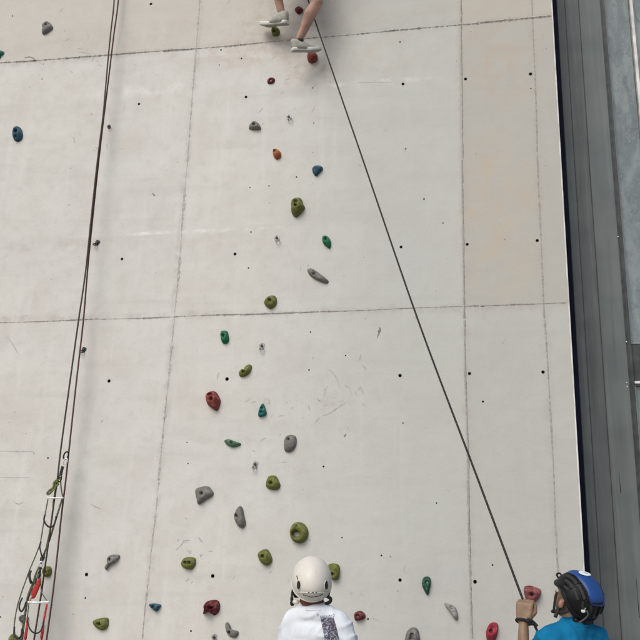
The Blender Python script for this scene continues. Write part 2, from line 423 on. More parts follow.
BIG = [(235,254),(122,259),(109,381),(139,104),(151,4),(403,84),(401,247),(400,375.5),(400,580),(465.5,79),(467.2,244.3),(469.5,373.5),
       (475,581.7),(530.5,74),(537.2,240.5),(543,372),(212.7,576),(227,379),(86.5,574.5),(246,97)]
SMALL = [(221,50),(219.5,65),(241.5,58.5),(312.7,88),(313.7,123),(43.5,64),(42,79),(12.5,16),(250,187.5),(251,232),(248.5,268),(310.5,332),
         (309,370),(187,442.5),(188,463.5),(403,423),(368,619),(492.5,565),(342,537.5),(85.3,598),(381.5,555.5),(345.5,355.5),(323.5,466.5),
         (400,42),(443,223),(296.5,177),(269,186),(424,199),(48,458),(154.5,195.5),(483,401.5),(530.8,88.5),(0.5,617),(191,631),(436.5,503)]
bc = bmesh.new(); rings = []
for i, (x, y) in enumerate(BIG+SMALL):
    q = P(x, y); r = (random.uniform(0.0115, 0.0145) if i < len(BIG) else random.uniform(0.0045, 0.0075))
    rings.append((q, r, i < len(BIG)))
    bmesh.ops.create_cone(bc, cap_ends=True, segments=14, radius1=r, radius2=r, depth=0.09,
                          matrix=Matrix.Translation((q.x, 0, q.z)) @ Matrix.Rotation(PI/2, 4, 'X'))
mc = bpy.data.meshes.new('cut'); bc.to_mesh(mc); bc.free(); oc = bpy.data.objects.new('cut', mc); sc.collection.objects.link(oc)
bo = slab.modifiers.new('b', 'BOOLEAN'); bo.object = oc; bo.operation = 'DIFFERENCE'; bo.solver = 'EXACT'
evaluated(slab); bpy.data.objects.remove(oc)
for q, r, big in rings:
    bm = bmesh.new()
    n = 14
    prof = [(r*0.96, 0.040), (r*0.96, 0.001), (r*1.12, -0.0008), (r*0.80, -0.0012), (r*0.78, 0.036), (0.0002, 0.037)]
    vs = [[bm.verts.new((q.x+a*math.cos(2*PI*k/n), d, q.z+a*math.sin(2*PI*k/n))) for k in range(n)] for a, d in prof]
    for A, B in zip(vs, vs[1:]):
        for k in range(n): bm.faces.new((A[k], B[k], B[(k+1) % n], A[(k+1) % n]))
    bmesh.ops.recalc_face_normals(bm, faces=bm.faces)
    meshobj('bolt_hole', bm, M['hole'], wall)

def seam(a, b, wdt, hgt, m, ragged, step=0.013, wob=0.004, edge=(0,)):
    """a raised, ragged ridge of grout along a panel joint"""
    a, b = Vector(a), Vector(b); L = (b-a).length; d = (b-a)/L; n = int(L/step)
    side = Vector((d.z, 0, -d.x)); bm = bmesh.new(); rows = []; sd_ = random.random()*50
    for i in range(n+1):
        t = i*step; c = a+d*min(t, L)
        c = c+side*wob*noise.noise(Vector((t*1.3, sd_, 0)))*2
        f = 0.75+ragged*noise.noise(Vector((t*31, sd_, 3)))*0.7+ragged*0.9*noise.noise(Vector((t*3.1, sd_, 9)))+ragged*0.35*random.uniform(-1, 1)
        k = max(0.45 if ragged < 0.7 else 0.3, f)
        g2 = 1+ragged*noise.noise(Vector((t*13, sd_, 30)))+ragged*0.4*random.uniform(-1, 1)
        row = []
        for u, h in ((-1, -0.002), (-0.75, 0.35), (-0.2, 1.0), (0.15, 0.15), (0.4, 0.85), (0.8, 0.30), (1, -0.002)):
            hh = h*hgt*(0.6+0.7*abs(noise.noise(Vector((t*30, u*3, sd_)))))*min(k, 1.4) if h > 0 else -0.001
            jag = 1+0.35*ragged*noise.noise(Vector((t*60, u*9, sd_+4)))
            row.append(bm.verts.new(c+side*(u*wdt*(k if u > 0 else k*g2)*jag)+Vector((0, -hh, 0))))
        rows.append(row)
    for A, B in zip(rows, rows[1:]):
        for k in range(6): bm.faces.new((A[k], A[k+1], B[k+1], B[k]))
    bmesh.ops.recalc_face_normals(bm, faces=bm.faces)
    if sum(f.normal.y for f in bm.faces) > 0: bmesh.ops.reverse_faces(bm, faces=bm.faces)
    for i_, f_ in enumerate(bm.faces): f_.material_index = 1 if (i_ % 6) in edge else 0
    meshobj('seam', bm, [m, M['joint_edge']], wall, smooth=False)

def line_seam(pts, *a, **k):
    for p, q in zip(pts, pts[1:]): seam(P(*p), P(*q), *a, **k)
def ext(p, q, z=None, x=None):
    """runs the line p-q (wall points) on to height z or to abscissa x"""
    t = ((z-p.z)/(q.z-p.z)) if z is not None else ((x-p.x)/(q.x-p.x))
    return p+(q-p)*t
S1 = [(0,62.5),(80,57),(160,51),(240,45),(320,37.5),(400,30),(480,23),(552,15.8)]
S2 = [(0,322.5),(100,319),(240,314.5),(320,311.5),(480,305.7),(567.5,302)]
line_seam(S1, 0.0115, 0.007, M['mortar'], 1.0)
line_seam(S2, 0.0085, 0.005, M['mortar'], 0.8)
p, q = P(0, 62.5), P(80, 57); seam(ext(p, q, x=WX0), p, 0.0115, 0.007, M['mortar'], 1.0)
p, q = P(0, 322.5), P(100, 319); seam(ext(p, q, x=WX0), p, 0.0085, 0.005, M['mortar'], 0.8)
for pts, wd, hg, mm, rg in (
    ([(200,0),(187.5,160),(174.5,317),(159,480),(142.5,640)], 0.010, 0.004, M['mortar_pale'], 1.0),
    ([(461,0),(462.5,160),(464.5,320),(468,480),(472,640)], 0.0125, 0.005, M['mortar'], 0.32),
    ([(532,0),(537.5,160),(544.5,320),(554,480),(558.5,580)], 0.0098, 0.005, M['mortar'], 0.4)):
    eg = (0, 1, 5) if wd > .0102 else ((0, 5) if wd < .0099 else ())
    line_seam(pts, wd, hg, mm, rg, edge=eg)
    p, q = P(*pts[0]), P(*pts[1]); seam(ext(p, q, z=WZ1-0.02), p, wd, hg, mm, rg, edge=eg)
    p, q = P(*pts[-2]), P(*pts[-1]); seam(q, ext(p, q, z=0.02), wd, hg, mm, rg, edge=eg)

# short board marks, scratches and shoe scuffs
def scratch(pts, wd, m):
    ps = catmull([P(*p, 0.0009) for p in pts], 6); bm = bmesh.new(); prev = None; n = len(ps)
    for i, c in enumerate(ps):
        d = (ps[min(i+1, n-1)]-ps[max(i-1, 0)]).normalized(); s = Vector((d.z, 0, -d.x))
        k = wd*(0.25+abs(math.sin(PI*(i+0.5)/n)))*(0.6+0.8*random.random())
        cur = (bm.verts.new(c+s*k), bm.verts.new(c-s*k))
        if prev: bm.faces.new((prev[0], cur[0], cur[1], prev[1]))
        prev = cur
    bmesh.ops.recalc_face_normals(bm, faces=bm.faces)
    if sum(f.normal.y for f in bm.faces) > 0: bmesh.ops.reverse_faces(bm, faces=bm.faces)
    meshobj('scuff_mark', bm, m, wall, smooth=False)
for pts, wd, dk in [
    ([(0,451),(16,451.3),(33,451.5)], .003, 0), ([(33,451.5),(34.5,455)], .004, 0), ([(0,477.5),(16,477.3),(29,477.6)], .0025, 0),
    ([(6,337),(12,343),(19,356)], .003, 0), ([(379,327),(380,330),(377,338)], .006, 1), ([(361,354),(360,358),(358,361)], .005, 0),
    ([(362,366),(366,368),(364,370)], .005, 0), ([(328,369),(333,373),(337,379),(340,388)], .003, 0), ([(322,416),(330,413),(340,406),(345,403)], .004, 0),
    ([(323,386),(325,392),(323,398)], .003, 0), ([(344,385),(350,389),(351,396)], .003, 0), ([(358,390),(361,388),(363,394)], .006, 0),
    ([(347,427),(350,431)], .004, 0), ([(344,437),(346,434)], .006, 1), ([(404,150),(406,148),(405,152)], .006, 0),
    ([(152,193),(155,196)], .005, 1), ([(90,504),(96,507),(101,509)], .004, 0), ([(13,501),(18,504),(24,502)], .003, 0),
    ([(219,372),(217,379)], .004, 0), ([(267,398),(270,402),(266,404)], .004, 0), ([(308,405),(310,411)], .004, 0),
    ([(315,423),(320,417)], .004, 0), ([(198,537),(203,543)], .004, 0), ([(176,550),(182,544),(184,540)], .003, 0),
    ([(63,8),(60,12)], .004, 0), ([(65,41),(70,38)], .004, 0), ([(24,58),(30,57),(35,59)], .006, 1), ([(78,52),(84,52.5),(90,54)], .005, 0),
    ([(227,4),(230,0)], .003, 0), ([(258,113),(263,108)], .003, 0), ([(285,80),(290,78)], .004, 0), ([(353,83),(375,82),(392,82.5)], .002, 0),
    ([(405,565),(404,570),(406,573)], .004, 0), ([(374,618),(379,621)], .004, 0), ([(378,330),(379,333)], .005, 1)]:
    scratch(pts, wd, M['scuff_dark' if dk else 'scuff'])
random.seed(11)
for (cx, cy, sx, sy, n) in ((335,395,22,25,10), (275,420,50,40,12), (190,545,20,30,8), (250,560,60,50,8), (300,40,40,25,10), (85,50,60,20,8),
                           (370,600,30,30,5), (290,110,60,50,6), (130,130,80,60,5), (440,480,60,90,4), (60,200,60,80,4), (330,250,80,60,4)):
    for _ in range(n):
        x, y = random.gauss(cx, sx*.5), random.gauss(cy, sy*.5); a = random.uniform(0, PI); l = random.uniform(1, 3.2)
        scratch([(x, y), (x+l*math.cos(a)+random.uniform(-.8,.8), y+l*math.sin(a)), (x+2*l*math.cos(a), y+2*l*math.sin(a)+random.uniform(-1,1))], random.uniform(.0015, .004), M['scuff'])

# pale strip painting the lit arris down the wall's right-hand end
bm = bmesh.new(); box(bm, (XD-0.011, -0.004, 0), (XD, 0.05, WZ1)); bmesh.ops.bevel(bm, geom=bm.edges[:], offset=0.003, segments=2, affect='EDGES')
meshobj('arris_highlight', bm, M['off_white'], wall, smooth=False)

# ------------------------------------------------------------------ grey facade beside the wall, set back
FY = 0.62
def fx(px, py): return P(px, py, -FY).x
fac = thing('building_facade', 'grey clad building facade with narrow vertical panels beside the concrete wall', 'building', (1.5, FY, 0))
xa = fx(575.6, 320); xb = fx(600, 320); xc = fx(624.5, 320); xd = fx(629.5, 320); xm = fx(584.5, 320)
def fbox(name, x0, x1, z0, z1, y0, y1, m, bev=0.003, parent=fac):
    bm = bmesh.new(); box(bm, (x0, y0, z0), (x1, y1, z1))
    if bev: bmesh.ops.bevel(bm, geom=bm.edges[:], offset=bev, segments=2, affect='EDGES')
    return meshobj(name, bm, m, parent, smooth=False)
fbox('gap_shade_strip', XD-0.2, xa-0.004, 0, WZ1-.3, FY-0.012, FY+0.3, M['navy'])  # dark strip painting the deep shade in the slot beside the wall
fbox('cladding_panel', xa, xm-0.002, 0, WZ1-.3, FY+0.004, FY+0.3, M['panel_a'])
fbox('cladding_panel', xm+0.002, xb-0.004, 0, WZ1-.3, FY, FY+0.3, M['panel_a'])
fbox('cladding_panel', xb+0.003, xc-0.003, 0, WZ1-.3, FY-0.006, FY+0.3, M['panel_b'])
fbox('groove_backing', xa-0.01, xc+0.01, 0, WZ1-.32, FY+0.0065, FY+0.32, M['groove'], 0)
fbox('window_jamb', xc, xd, 0, WZ1-.3, FY+0.006, FY+0.26, M['frame_dark'])
fbox('jamb_lip', xc+0.010, xc+0.017, 0, WZ1-.3, FY-0.002, FY+0.0055, M['frame_dark'], 0.001)
# streaks and rivets on the cladding
for x, y, l in ((582,0,0),):
    pass
for px, py in ((618,237), (626.3,342), (626.6,383), (627.2,387)):
    q = P(px, py, -FY); bm = bmesh.new(); ellipsoid(bm, (q.x, FY-0.008, q.z), (0.005, 0.004, 0.005), seg=10); meshobj('rivet', bm, M['alu'], fac)
for px, py, l in ((619,473,20), (636,578,40)):
    if not l: continue
    q = P(px, py, -FY); q2 = P(px+l*0.08, py+l, -FY); bm = bmesh.new()
    tube(bm, [Vector((q.x, FY-0.0065, q.z)), Vector((q2.x, FY-0.0065, q2.z))], 0.003, 6); meshobj('drip_stain', bm, M['groove'], fac)
# glazing: upper window light down to y=343, a dark transom, then the next light
z1 = P(634, 342.5, -FY).z; z2 = P(634, 380.5, -FY).z
xR = xd+1.9
xw0, xw1 = fx(630.2, 2), fx(633.2, 2)
def window(x0, x1, z0, z1_, lab=None):
    f = fbox('window', x0, x1, z0, z1_, FY+0.075, FY+0.12, M['glass'], 0)
    fw = 0.010
    for nm, a in (('frame', (x0, x0+fw, z0, z1_)), ('frame', (x0+fw, x1, z0, z0+fw)), ('frame', (x0+fw, x1, z1_-fw, z1_))):
        bm = bmesh.new(); box(bm, (a[0], FY+0.045, a[2]), (a[1], FY+0.074, a[3]))
        bmesh.ops.bevel(bm, geom=bm.edges[:], offset=0.002, segments=1, affect='EDGES')
        bmesh.ops.translate(bm, verts=bm.verts, vec=-Vector((1.5, FY, 0))); m2 = bpy.data.meshes.new(nm); bm.to_mesh(m2); bm.free(); m2.materials.append(M['alu_dull'])
        o = bpy.data.objects.new(nm, m2); link(o, f)
    return f
M['alu_dull'] = mat('dull_aluminium', (0.20, 0.22, 0.22), 0.5, 0.1, 12)
window(xd+0.004, xw0-0.006, z1, WZ1-.5)
fbox('mullion', xw0, xw1, z1, WZ1-.5, FY+0.02, FY+0.12, M['off_white'])
window(xw1+0.006, xR, z1, WZ1-.5)
fbox('transom', xd+0.002, xR, z2+0.002, z1-0.002, FY+0.05, FY+0.2, M['frame_dark'])
xlow = fx(635, 381)
fbox('window_jamb', xd+0.002, xlow-0.002, 0, z2, FY+0.03, FY+0.2, M['frame_dark'])
fbox('sill', xlow, xR, z2-0.022, z2, FY+0.02, FY+0.074, M['off_white'])
window(xlow, xR, 0.9, z2-0.024)
fbox('cladding_panel', xlow, xR, 0, 0.89, FY, FY+0.3, M['panel_b'])
fbox('cladding_panel', xR+0.004, xR+1.5, 0, WZ1-.3, FY, FY+0.3, M['panel_b'])

# ------------------------------------------------------------------ climbing holds
def hold(label, col, org, pts, h=0.05, bolts=(), mouth=None, ring=None, rough=0.10, peak=(0, 0), bolt_m='dark', prof='dome'):
    ox, oy = org
    W = [P(ox+a/4.0, oy+b/4.0) for a, b in pts]
    cc = sum(W, Vector())/len(W)
    el = math.atan2(cc.z-CAM.z, 6.6)
    W = [v-Vector((0, 0, h*math.tan(el)*0.42)) for v in W]
    cc = sum(W, Vector())/len(W); cc.y = 0
    t = thing('climbing_hold', label, 'climbing hold', cc, 'bolted climbing holds')
    ol = catmull([Vector((v.x-cc.x, 0, v.z-cc.z)) for v in W], 5, closed=True)
    R = max(v.length for v in ol); s0 = cc.x*7+cc.z*3
    bl = [P(ox+a/4.0, oy+b/4.0)-cc-Vector((0, 0, h*math.tan(el)*0.7)) for a, b in bolts]
    mo = None
    if mouth: v = P(ox+mouth[0]/4.0, oy+mouth[1]/4.0)-cc-Vector((0, 0, h*math.tan(el)*0.7)); mo = (v.x, v.z, mouth[2], mouth[3], mouth[4])
    pk = Vector((peak[0]*R, 0, peak[1]*R))
    def height(x, z, tt):
        if prof == 'dome': b = h*(1-tt**3.0)**0.6
        else: b = h*(1-tt**6)**0.5
        b *= 1+0.35*((x*pk.x+z*pk.z)/(R*R+1e-9)) + rough*2.2*noise.noise(Vector((x/R*1.6+s0, z/R*1.6, 0))) + rough*0.8*noise.noise(Vector((x/R*5+s0, z/R*5, 4)))
        if mo:
            d = math.hypot((x-mo[0])/mo[2], (z-mo[1])/mo[3]); 
            if d < 1.25: b -= 1.35*mo[4]*h*max(0, (1-(d/1.25)**2))**0.8
        for q in bl:
            d = math.hypot(x-q.x, z-q.z)
            if d < 0.016: b -= 0.45*h*(1-(d/0.016)**4)
        return max(b, 0.0015)
    bm = bmesh.new(); NR = 14; rows = []
    ts = [1.0, 0.995, 0.975, 0.94, 0.89, 0.82, 0.74, 0.65, 0.56, 0.47, 0.38, 0.29, 0.20, 0.11]
    rc = None
    if ring: v = P(ox+ring[0]/4.0, oy+ring[1]/4.0)-cc; rc = Vector((v.x, 0, v.z-h*math.tan(el)*0.3)); ri = (ring[2], ring[3])
    for i, tt in enumerate(ts):
        row = []
        for k, v in enumerate(ol):
            if rc is not None:
                a = math.atan2(v.z-rc.z, v.x-rc.x); inner = rc+Vector((ri[0]*math.cos(a), 0, ri[1]*math.sin(a)))
                u = (1-tt)/(1-0.11); p_ = v+(inner-v)*u; hh = h*(max(0, math.sin(PI*min(max(u, 0), 1)))**0.45)*(1+rough*noise.noise(Vector((p_.x/R*2, p_.z/R*2, s0))))
                for q in bl:
                    d = math.hypot(p_.x-q.x, p_.z-q.z)
                    if d < 0.012: hh -= 0.3*h*(1-(d/0.012)**2)
                hh = max(hh, 0.001)
            else:
                p_ = v*tt; hh = 0.0 if i == 0 else height(p_.x, p_.z, tt)
            row.append(bm.verts.new((p_.x, -hh, p_.z)))
        rows.append(row)
    n = len(ol)
    for A, B in zip(rows, rows[1:]):
        for k in range(n): bm.faces.new((A[k], A[(k+1) % n], B[(k+1) % n], B[k]))
    if rc is None:
        c0 = bm.verts.new((0, -height(0, 0, 0), 0))
        for k in range(n): bm.faces.new((rows[-1][k], rows[-1][(k+1) % n], c0))
    bmesh.ops.recalc_face_normals(bm, faces=bm.faces)
    me = bpy.data.meshes.new('grip'); bm.to_mesh(me); bm.free()
    if sum(p.normal.y*p.area for p in me.polygons) > 0: me.flip_normals()
    for p in me.polygons: p.use_smooth = True
    me.materials.append(HM[col]); o = bpy.data.objects.new('grip', me); link(o, t)
    for q in bl:
        tt = min(0.97, math.hypot(q.x, q.z)/max(R, 1e-6)*0.9)
        y = -(height(q.x, q.z, tt) if rc is None else h*0.66)
        bm = bmesh.new()
        n2 = 12; prof_ = [(0.0085, 0.0), (0.0085, -0.0035), (0.0070, -0.0045), (0.0042, -0.0045), (0.0040, -0.0005), (0.0001, 0.0)]
        vs = [[bm.verts.new((q.x+a*math.cos(2*PI*k/n2), y+d, q.z+a*math.sin(2*PI*k/n2))) for k in range(n2)] for a, d in prof_]
        for A, B in zip(vs, vs[1:]):
            for k in range(n2): bm.faces.new((A[k], B[k], B[(k+1) % n2], A[(k+1) % n2]))
        bmesh.ops.recalc_face_normals(bm, faces=bm.faces)
        mb = bpy.data.meshes.new('bolt'); bm.to_mesh(mb); bm.free(); mb.materials.append(M['steel'] if bolt_m == 'steel' else M['steel_dark'])
        ob = bpy.data.objects.new('bolt', mb); link(ob, t)
    return t

O0, O1, O5, O6 = (0, 0), (160, 0), (160, 160), (320, 160)
O9, OA, OB, OC, OD = (160, 320), (160, 480), (320, 480), (480, 480), (0, 480)
hold('small grey oval hold above the top joint near the upper left corner', 'grey', O0, [(172,95),(190,82),(208,95),(213,110),(200,122),(180,134),(170,130),(172,112)], .045, [(192,98)])
hold('small teal hold cut off by the left edge at the top', 'teal', O0, [(0,198),(18,205),(16,214),(6,222),(0,232),(-14,225),(-20,208),(-10,198)], .035)
hold('blue oval hold alone at the upper left below the top joint', 'blue', O0, [(58,508),(75,503),(88,515),(93,535),(88,555),(70,563),(56,552),(53,530)], .05, [(72,545)], mouth=(72,524,.018,.02,.55))
hold('small olive hold under the climber\'s left shoe', 'olive', O1, [(450,112),(470,106),(480,120),(474,138),(455,140),(447,125)], .05, [(462,124)])
hold('small dark red hold between the climber\'s two shoes', 'dred', O1, [(541,32),(558,24),(573,34),(568,48),(555,54),(543,44)], .035)
hold('red hold under the climber\'s right shoe', 'red', O1, [(592,212),(612,205),(630,215),(628,238),(608,248),(592,238)], .06)
hold('tiny dark red hold just below the climber with a pink centre', 'dred', O1, [(430,320),(438,311),(452,309),(460,314),(458,326),(446,333),(432,332)], .03, [(446,322)], bolt_m='steel')
hold('grey half moon hold with flat lower edge below the climber', 'grey', O1, [(356,510),(362,494),(378,483),(395,490),(405,512),(392,516),(368,516)], .045, [(380,497)])
hold('small orange hold, the only orange one on the wall', 'orange', O1, [(452,600),(460,594),(472,596),(484,608),(484,626),(468,635),(455,622)], .045, [(462,603)])
hold('small blue wedge hold to the right of the orange hold', 'blue', O5, [(610,30),(628,19),(650,25),(650,38),(638,50),(625,62),(613,50)], .045)
hold('tall olive jug hold with dark bolt, highest of the large olive ones', 'olive', O5, [(528,160),(545,148),(565,150),(574,172),(580,188),(562,212),(543,224),(528,208),(526,185)], .075, [(549,181)], mouth=(550,166,.022,.016,.3))
hold('green teardrop hold to the right above the long grey hold', 'green', O6, [(10,305),(24,300),(38,310),(45,330),(40,350),(28,345),(12,328)], .05, [(25,316)])
hold('long slim grey hold slanting down to the right', 'grey', O5, [(590,435),(605,431),(628,444),(650,460),(672,478),(674,488),(664,492),(640,484),(612,470),(594,452)], .04, [(618,455)])
hold('round olive hold just above the lower horizontal joint', 'olive', O5, [(420,560),(435,543),(458,540),(468,555),(464,578),(445,592),(428,585),(418,572)], .055, [(444,560)])
hold('small bright green barrel hold just below the lower joint', 'green', O9, [(243,52),(250,42),(268,42),(274,55),(276,82),(262,93),(248,85)], .05, [(258,62)])
hold('olive kidney shaped hold with a notch in its upper edge', 'olive', O9, [(318,205),(330,195),(341,200),(344,184),(358,176),(368,184),(363,205),(345,222),(325,226),(317,218)], .045, [(338,207)])
hold('large brick red oval jug with scooped top', 'red', O9, [(185,300),(200,284),(222,284),(235,300),(243,320),(238,345),(228,360),(208,350),(190,332)], .075, [(214,316)], mouth=(207,298,.024,.017,.4))
hold('teal pointed hold like a small cone', 'teal', O9, [(412,332),(422,350),(427,375),(412,385),(394,383),(398,355)], .05, [(410,352)], mouth=(410,370,.02,.014,.3))
hold('thin pale green leaf shaped hold lying flat', 'leaf', O9, [(258,482),(275,476),(300,484),(325,494),(312,505),(290,508),(268,498)], .04, [(292,490)])
hold('smooth grey oval hold beside the middle of the route', 'grey', O9, [(498,480),(508,462),(530,458),(545,468),(546,495),(535,518),(515,528),(498,518)], .05, [(517,477)])
hold('olive dome hold with a flat base below the smooth grey oval', 'olive', OA, [(430,-6),(440,-18),(462,-18),(474,-2),(482,22),(470,38),(440,36),(424,22)], .055, [(448,12)])
hold('broad grey fan shaped hold with a pointed lower corner', 'grey', OA, [(142,40),(160,28),(190,24),(205,35),(215,58),(185,80),(155,97),(147,75)], .05, [(172,54)])
hold('upright grey lozenge hold right of the fan shaped one', 'grey', OA, [(298,140),(310,112),(322,103),(332,115),(338,145),(344,175),(332,192),(315,185),(302,165)], .055, [(310,143)])
hold('largest olive hold, a ring with a hole through it', 'olive', OA, [(525,190),(538,172),(558,168),(580,178),(594,205),(588,235),(568,252),(545,250),(528,235),(522,212)], .06, [(553,186)], ring=(547,216,.026,.018))
hold('olive rounded block hold left of the white helmet', 'olive', OA, [(392,300),(402,284),(425,276),(440,290),(450,318),(442,335),(425,342),(402,326)], .06, [(416,306)])
hold('small olive hold with two bolt holes side by side', 'olive', OA, [(86,330),(98,312),(125,308),(143,315),(143,338),(128,358),(105,355),(88,345)], .05, [(107,331),(122,331)])
hold('dark red craggy hold with a ragged outline', 'dred', OA, [(172,532),(185,515),(180,500),(192,485),(225,480),(240,495),(237,525),(218,543),(205,530),(190,530),(178,536)], .07, [(208,510)], rough=.45)
hold('grey bean shaped hold curving down to the right', 'grey', OA, [(262,575),(270,569),(280,580),(288,598),(312,605),(314,620),(298,632),(275,622),(264,600)], .04, [(280,610)])
hold('olive upright block hold touching the right of the white helmet', 'olive', OB, [(36,338),(60,334),(78,345),(78,385),(68,400),(48,398),(40,380),(34,362)], .06, [(53,377)], prof='block')
hold('small red round hold beside the white T-shirt\'s right shoulder', 'dred', OB, [(138,535),(150,526),(168,526),(182,540),(178,555),(160,562),(142,562),(137,548)], .05, [(153,546)], bolt_m='steel')
hold('dark green teardrop hold low on the right', 'dgreen', OB, [(410,400),(418,388),(435,387),(444,402),(440,432),(432,460),(420,448),(408,420)], .05, [(430,410)], bolt_m='steel')
hold('pale grey triangular hold with a slanting lower edge', 'lgrey', OB, [(497,495),(520,497),(540,508),(550,530),(552,556),(540,558),(520,528)], .045, [(526,512)], bolt_m='steel')
hold('grey egg shaped hold cut off by the bottom edge', 'grey', OB, [(345,615),(358,596),(375,590),(392,600),(400,640),(390,665),(358,668),(340,650)], .06, [(370,620),(368,634)], bolt_m='steel')
hold('faded red triangular jug beside the belayer\'s raised hand', 'mauve', OC, [(176,430),(195,422),(225,430),(244,442),(238,470),(220,490),(202,496),(185,482),(177,455)], .075, [(206,457)], mouth=(212,433,.055,.012,.4))
hold('crimson oval jug low on the right, cut off by the bottom edge', 'crimson', OC, [(30,590),(42,574),(60,570),(72,580),(72,605),(62,640),(45,650),(28,640),(24,612)], .06, [(43,605)], mouth=(54,590,.02,.03,.35))
hold('grey hold with a drooping tail at the lower left', 'grey', OD, [(430,315),(440,302),(460,298),(480,302),(476,318),(455,335),(438,345),(428,360),(420,352),(430,335)], .045, [(443,318)])
hold('olive half round hold with a straight top at the lower left', 'olive', OD, [(372,568),(395,555),(430,552),(436,570),(430,592),(410,602),(385,590)], .05, [(404,576)])
hold('round olive hold behind the hanging ropes', 'olive', OD, [(172,362),(178,348),(200,346),(208,360),(203,382),(185,388),(174,378)], .045, [(188,367)])
hold('small grey green hold behind the hanging ladder', 'ggreen', OD, [(78,550),(90,540),(108,542),(115,555),(105,572),(85,568)], .045)
hold('olive hold at the bottom edge behind the hanging ladder', 'olive', OD, [(38,640),(45,620),(60,618),(75,630),(85,650),(70,670),(45,668)], .05)
hold('small blue triangular hold low on the left joint', 'blue', OD, [(597,498),(620,494),(645,500),(640,512),(628,526),(610,515)], .045, [(618,508)])
# two more above the frame, for the climber's hands
hold('pale grey hold above the picture under the climber\'s left hand', 'grey', (0,0), [(1080,-440),(1105,-450),(1130,-435),(1125,-410),(1090,-405)], .06)
hold('olive hold above the picture under the climber\'s right hand', 'olive', (0,0), [(1290,-470),(1315,-480),(1340,-465),(1335,-440),(1300,-435)], .06)

# bolt hangers / screwed foot chips
def hanger(px, py, s, label, dark, rot):
    c = P(px, py); c.y = 0
    t = thing('bolt_hanger', label, 'bolt hanger', c, 'bolt hangers on the wall')
    m = M['steel_dark'] if dark else M['steel']
    def R2(x, z):
        return (x*math.cos(rot)-z*math.sin(rot), x*math.sin(rot)+z*math.cos(rot))
    bm = bmesh.new(); pl = [(-.018,.016),(0,.024),(.018,.016),(.014,-.012),(0,-.022),(-.014,-.012)]
    ol = catmull([Vector((a, 0, b))*s for a, b in pl], 3, closed=True)
    fr = [bm.verts.new((*[R2(v.x, v.z)[0]], -0.004, R2(v.x, v.z)[1])) for v in ol]
    bk = [bm.verts.new((R2(v.x, v.z)[0], 0.0, R2(v.x, v.z)[1])) for v in ol]
    bm.faces.new(fr); n = len(ol)
    for k in range(n): bm.faces.new((fr[k], bk[k], bk[(k+1) % n], fr[(k+1) % n]))
    bmesh.ops.recalc_face_normals(bm, faces=bm.faces)
    me = bpy.data.meshes.new('plate'); bm.to_mesh(me); bm.free(); me.materials.append(m); link(bpy.data.objects.new('plate', me), t)
    bm = bmesh.new(); a0, a1 = R2(0, -.012*s), R2(0, -.03*s)   # bent eye standing off the wall
    pts = [Vector((R2(-.010*s, -.010*s)[0], -.004, R2(-.010*s, -.010*s)[1])), Vector((R2(-.012*s, -.022*s)[0], -.020*s, R2(-.012*s, -.022*s)[1])),
           Vector((a1[0], -.032*s, a1[1])), Vector((R2(.012*s, -.022*s)[0], -.020*s, R2(.012*s, -.022*s)[1])), Vector((R2(.010*s, -.010*s)[0], -.004, R2(.010*s, -.010*s)[1]))]
    tube(bm, catmull(pts, 4), .0035*s, 6); me = bpy.data.meshes.new('eye'); bm.to_mesh(me); bm.free(); me.materials.append(m); link(bpy.data.objects.new('eye', me), t)
    bm = bmesh.new(); q = R2(0, .004*s)
    bmesh.ops.create_cone(bm, cap_ends=True, segments=6, radius1=.0095*s, radius2=.0085*s, depth=.012, matrix=Matrix.Translation((q[0], -.009, q[1])) @ Matrix.Rotation(PI/2, 4, 'X'))
    me = bpy.data.meshes.new('bolt'); bm.to_mesh(me); bm.free(); me.materials.append(M['steel_dark']); link(bpy.data.objects.new('bolt', me), t)
for a in ((109.2,127,1.0,'dark bolt hanger beside the ropes at the upper left',1,.5), (97.3,243,1.25,'dark bolt hanger beside the ropes at mid height',1,-.5),
          (83.8,350,1.15,'dark bolt hanger beside the ropes just below the lower joint',1,-.4), (289,117.5,1.35,'steel bolt hanger below the climber, right of the half moon hold',0,.4),
          (277,238.5,1.3,'steel bolt hanger left of the green teardrop hold',0,.3), (262,346.5,1.3,'steel bolt hanger above the olive kidney hold',0,.0),
          (255.3,465,1.25,'steel bolt hanger above the olive dome hold',0,-.2), (214.5,638,1.2,'steel bolt hanger at the bottom edge under the craggy red hold',0,.2)):
    hanger(*a)

# ------------------------------------------------------------------ ropes and hanging gear
def rope(name, label, pts, r, m, n=7, dense_=True):
    dense = [pts[0]]
    for a_, b_ in zip(pts, pts[1:]):
        k_ = max(1, int((b_-a_).length/0.45)) if dense_ else 1
        dense += [a_.lerp(b_, (i+1)/k_) for i in range(k_)]
    ps = catmull(dense, 6); bm = bmesh.new(); tube(bm, ps, r, n)
    o = meshobj(name, bm, m, origin=pts[0]); return tag(o, label, 'rope', 'climbing ropes')
topA = P(116, -120, .12); topA.z = WZ1-.3
rope('rope', 'brown and red rope hanging straight down at the left, left strand of the pair',
     [Vector((topA.x-.02, -.14, WZ1-.35)), P(114.2,0,.14), P(110.8,32,.14), P(108,60,.15), P(105.2,92,.15), P(102.8,118,.16), P(97.5,160,.16), P(91.5,215,.17), P(85.5,272,.18), P(78.3,322,.19),
      P(69.5,385,.2), P(60.7,450,.2), P(57.3,480,.2), P(53.6,505,.2), P(50.2,530,.2), P(46.3,558,.2), P(41.8,590,.2), P(38,615,.2), P(34,640,.2), P(22,720,.2), Vector((P(20,760,.2).x, -.2, .03))], .0072, M['rope_brown2'])
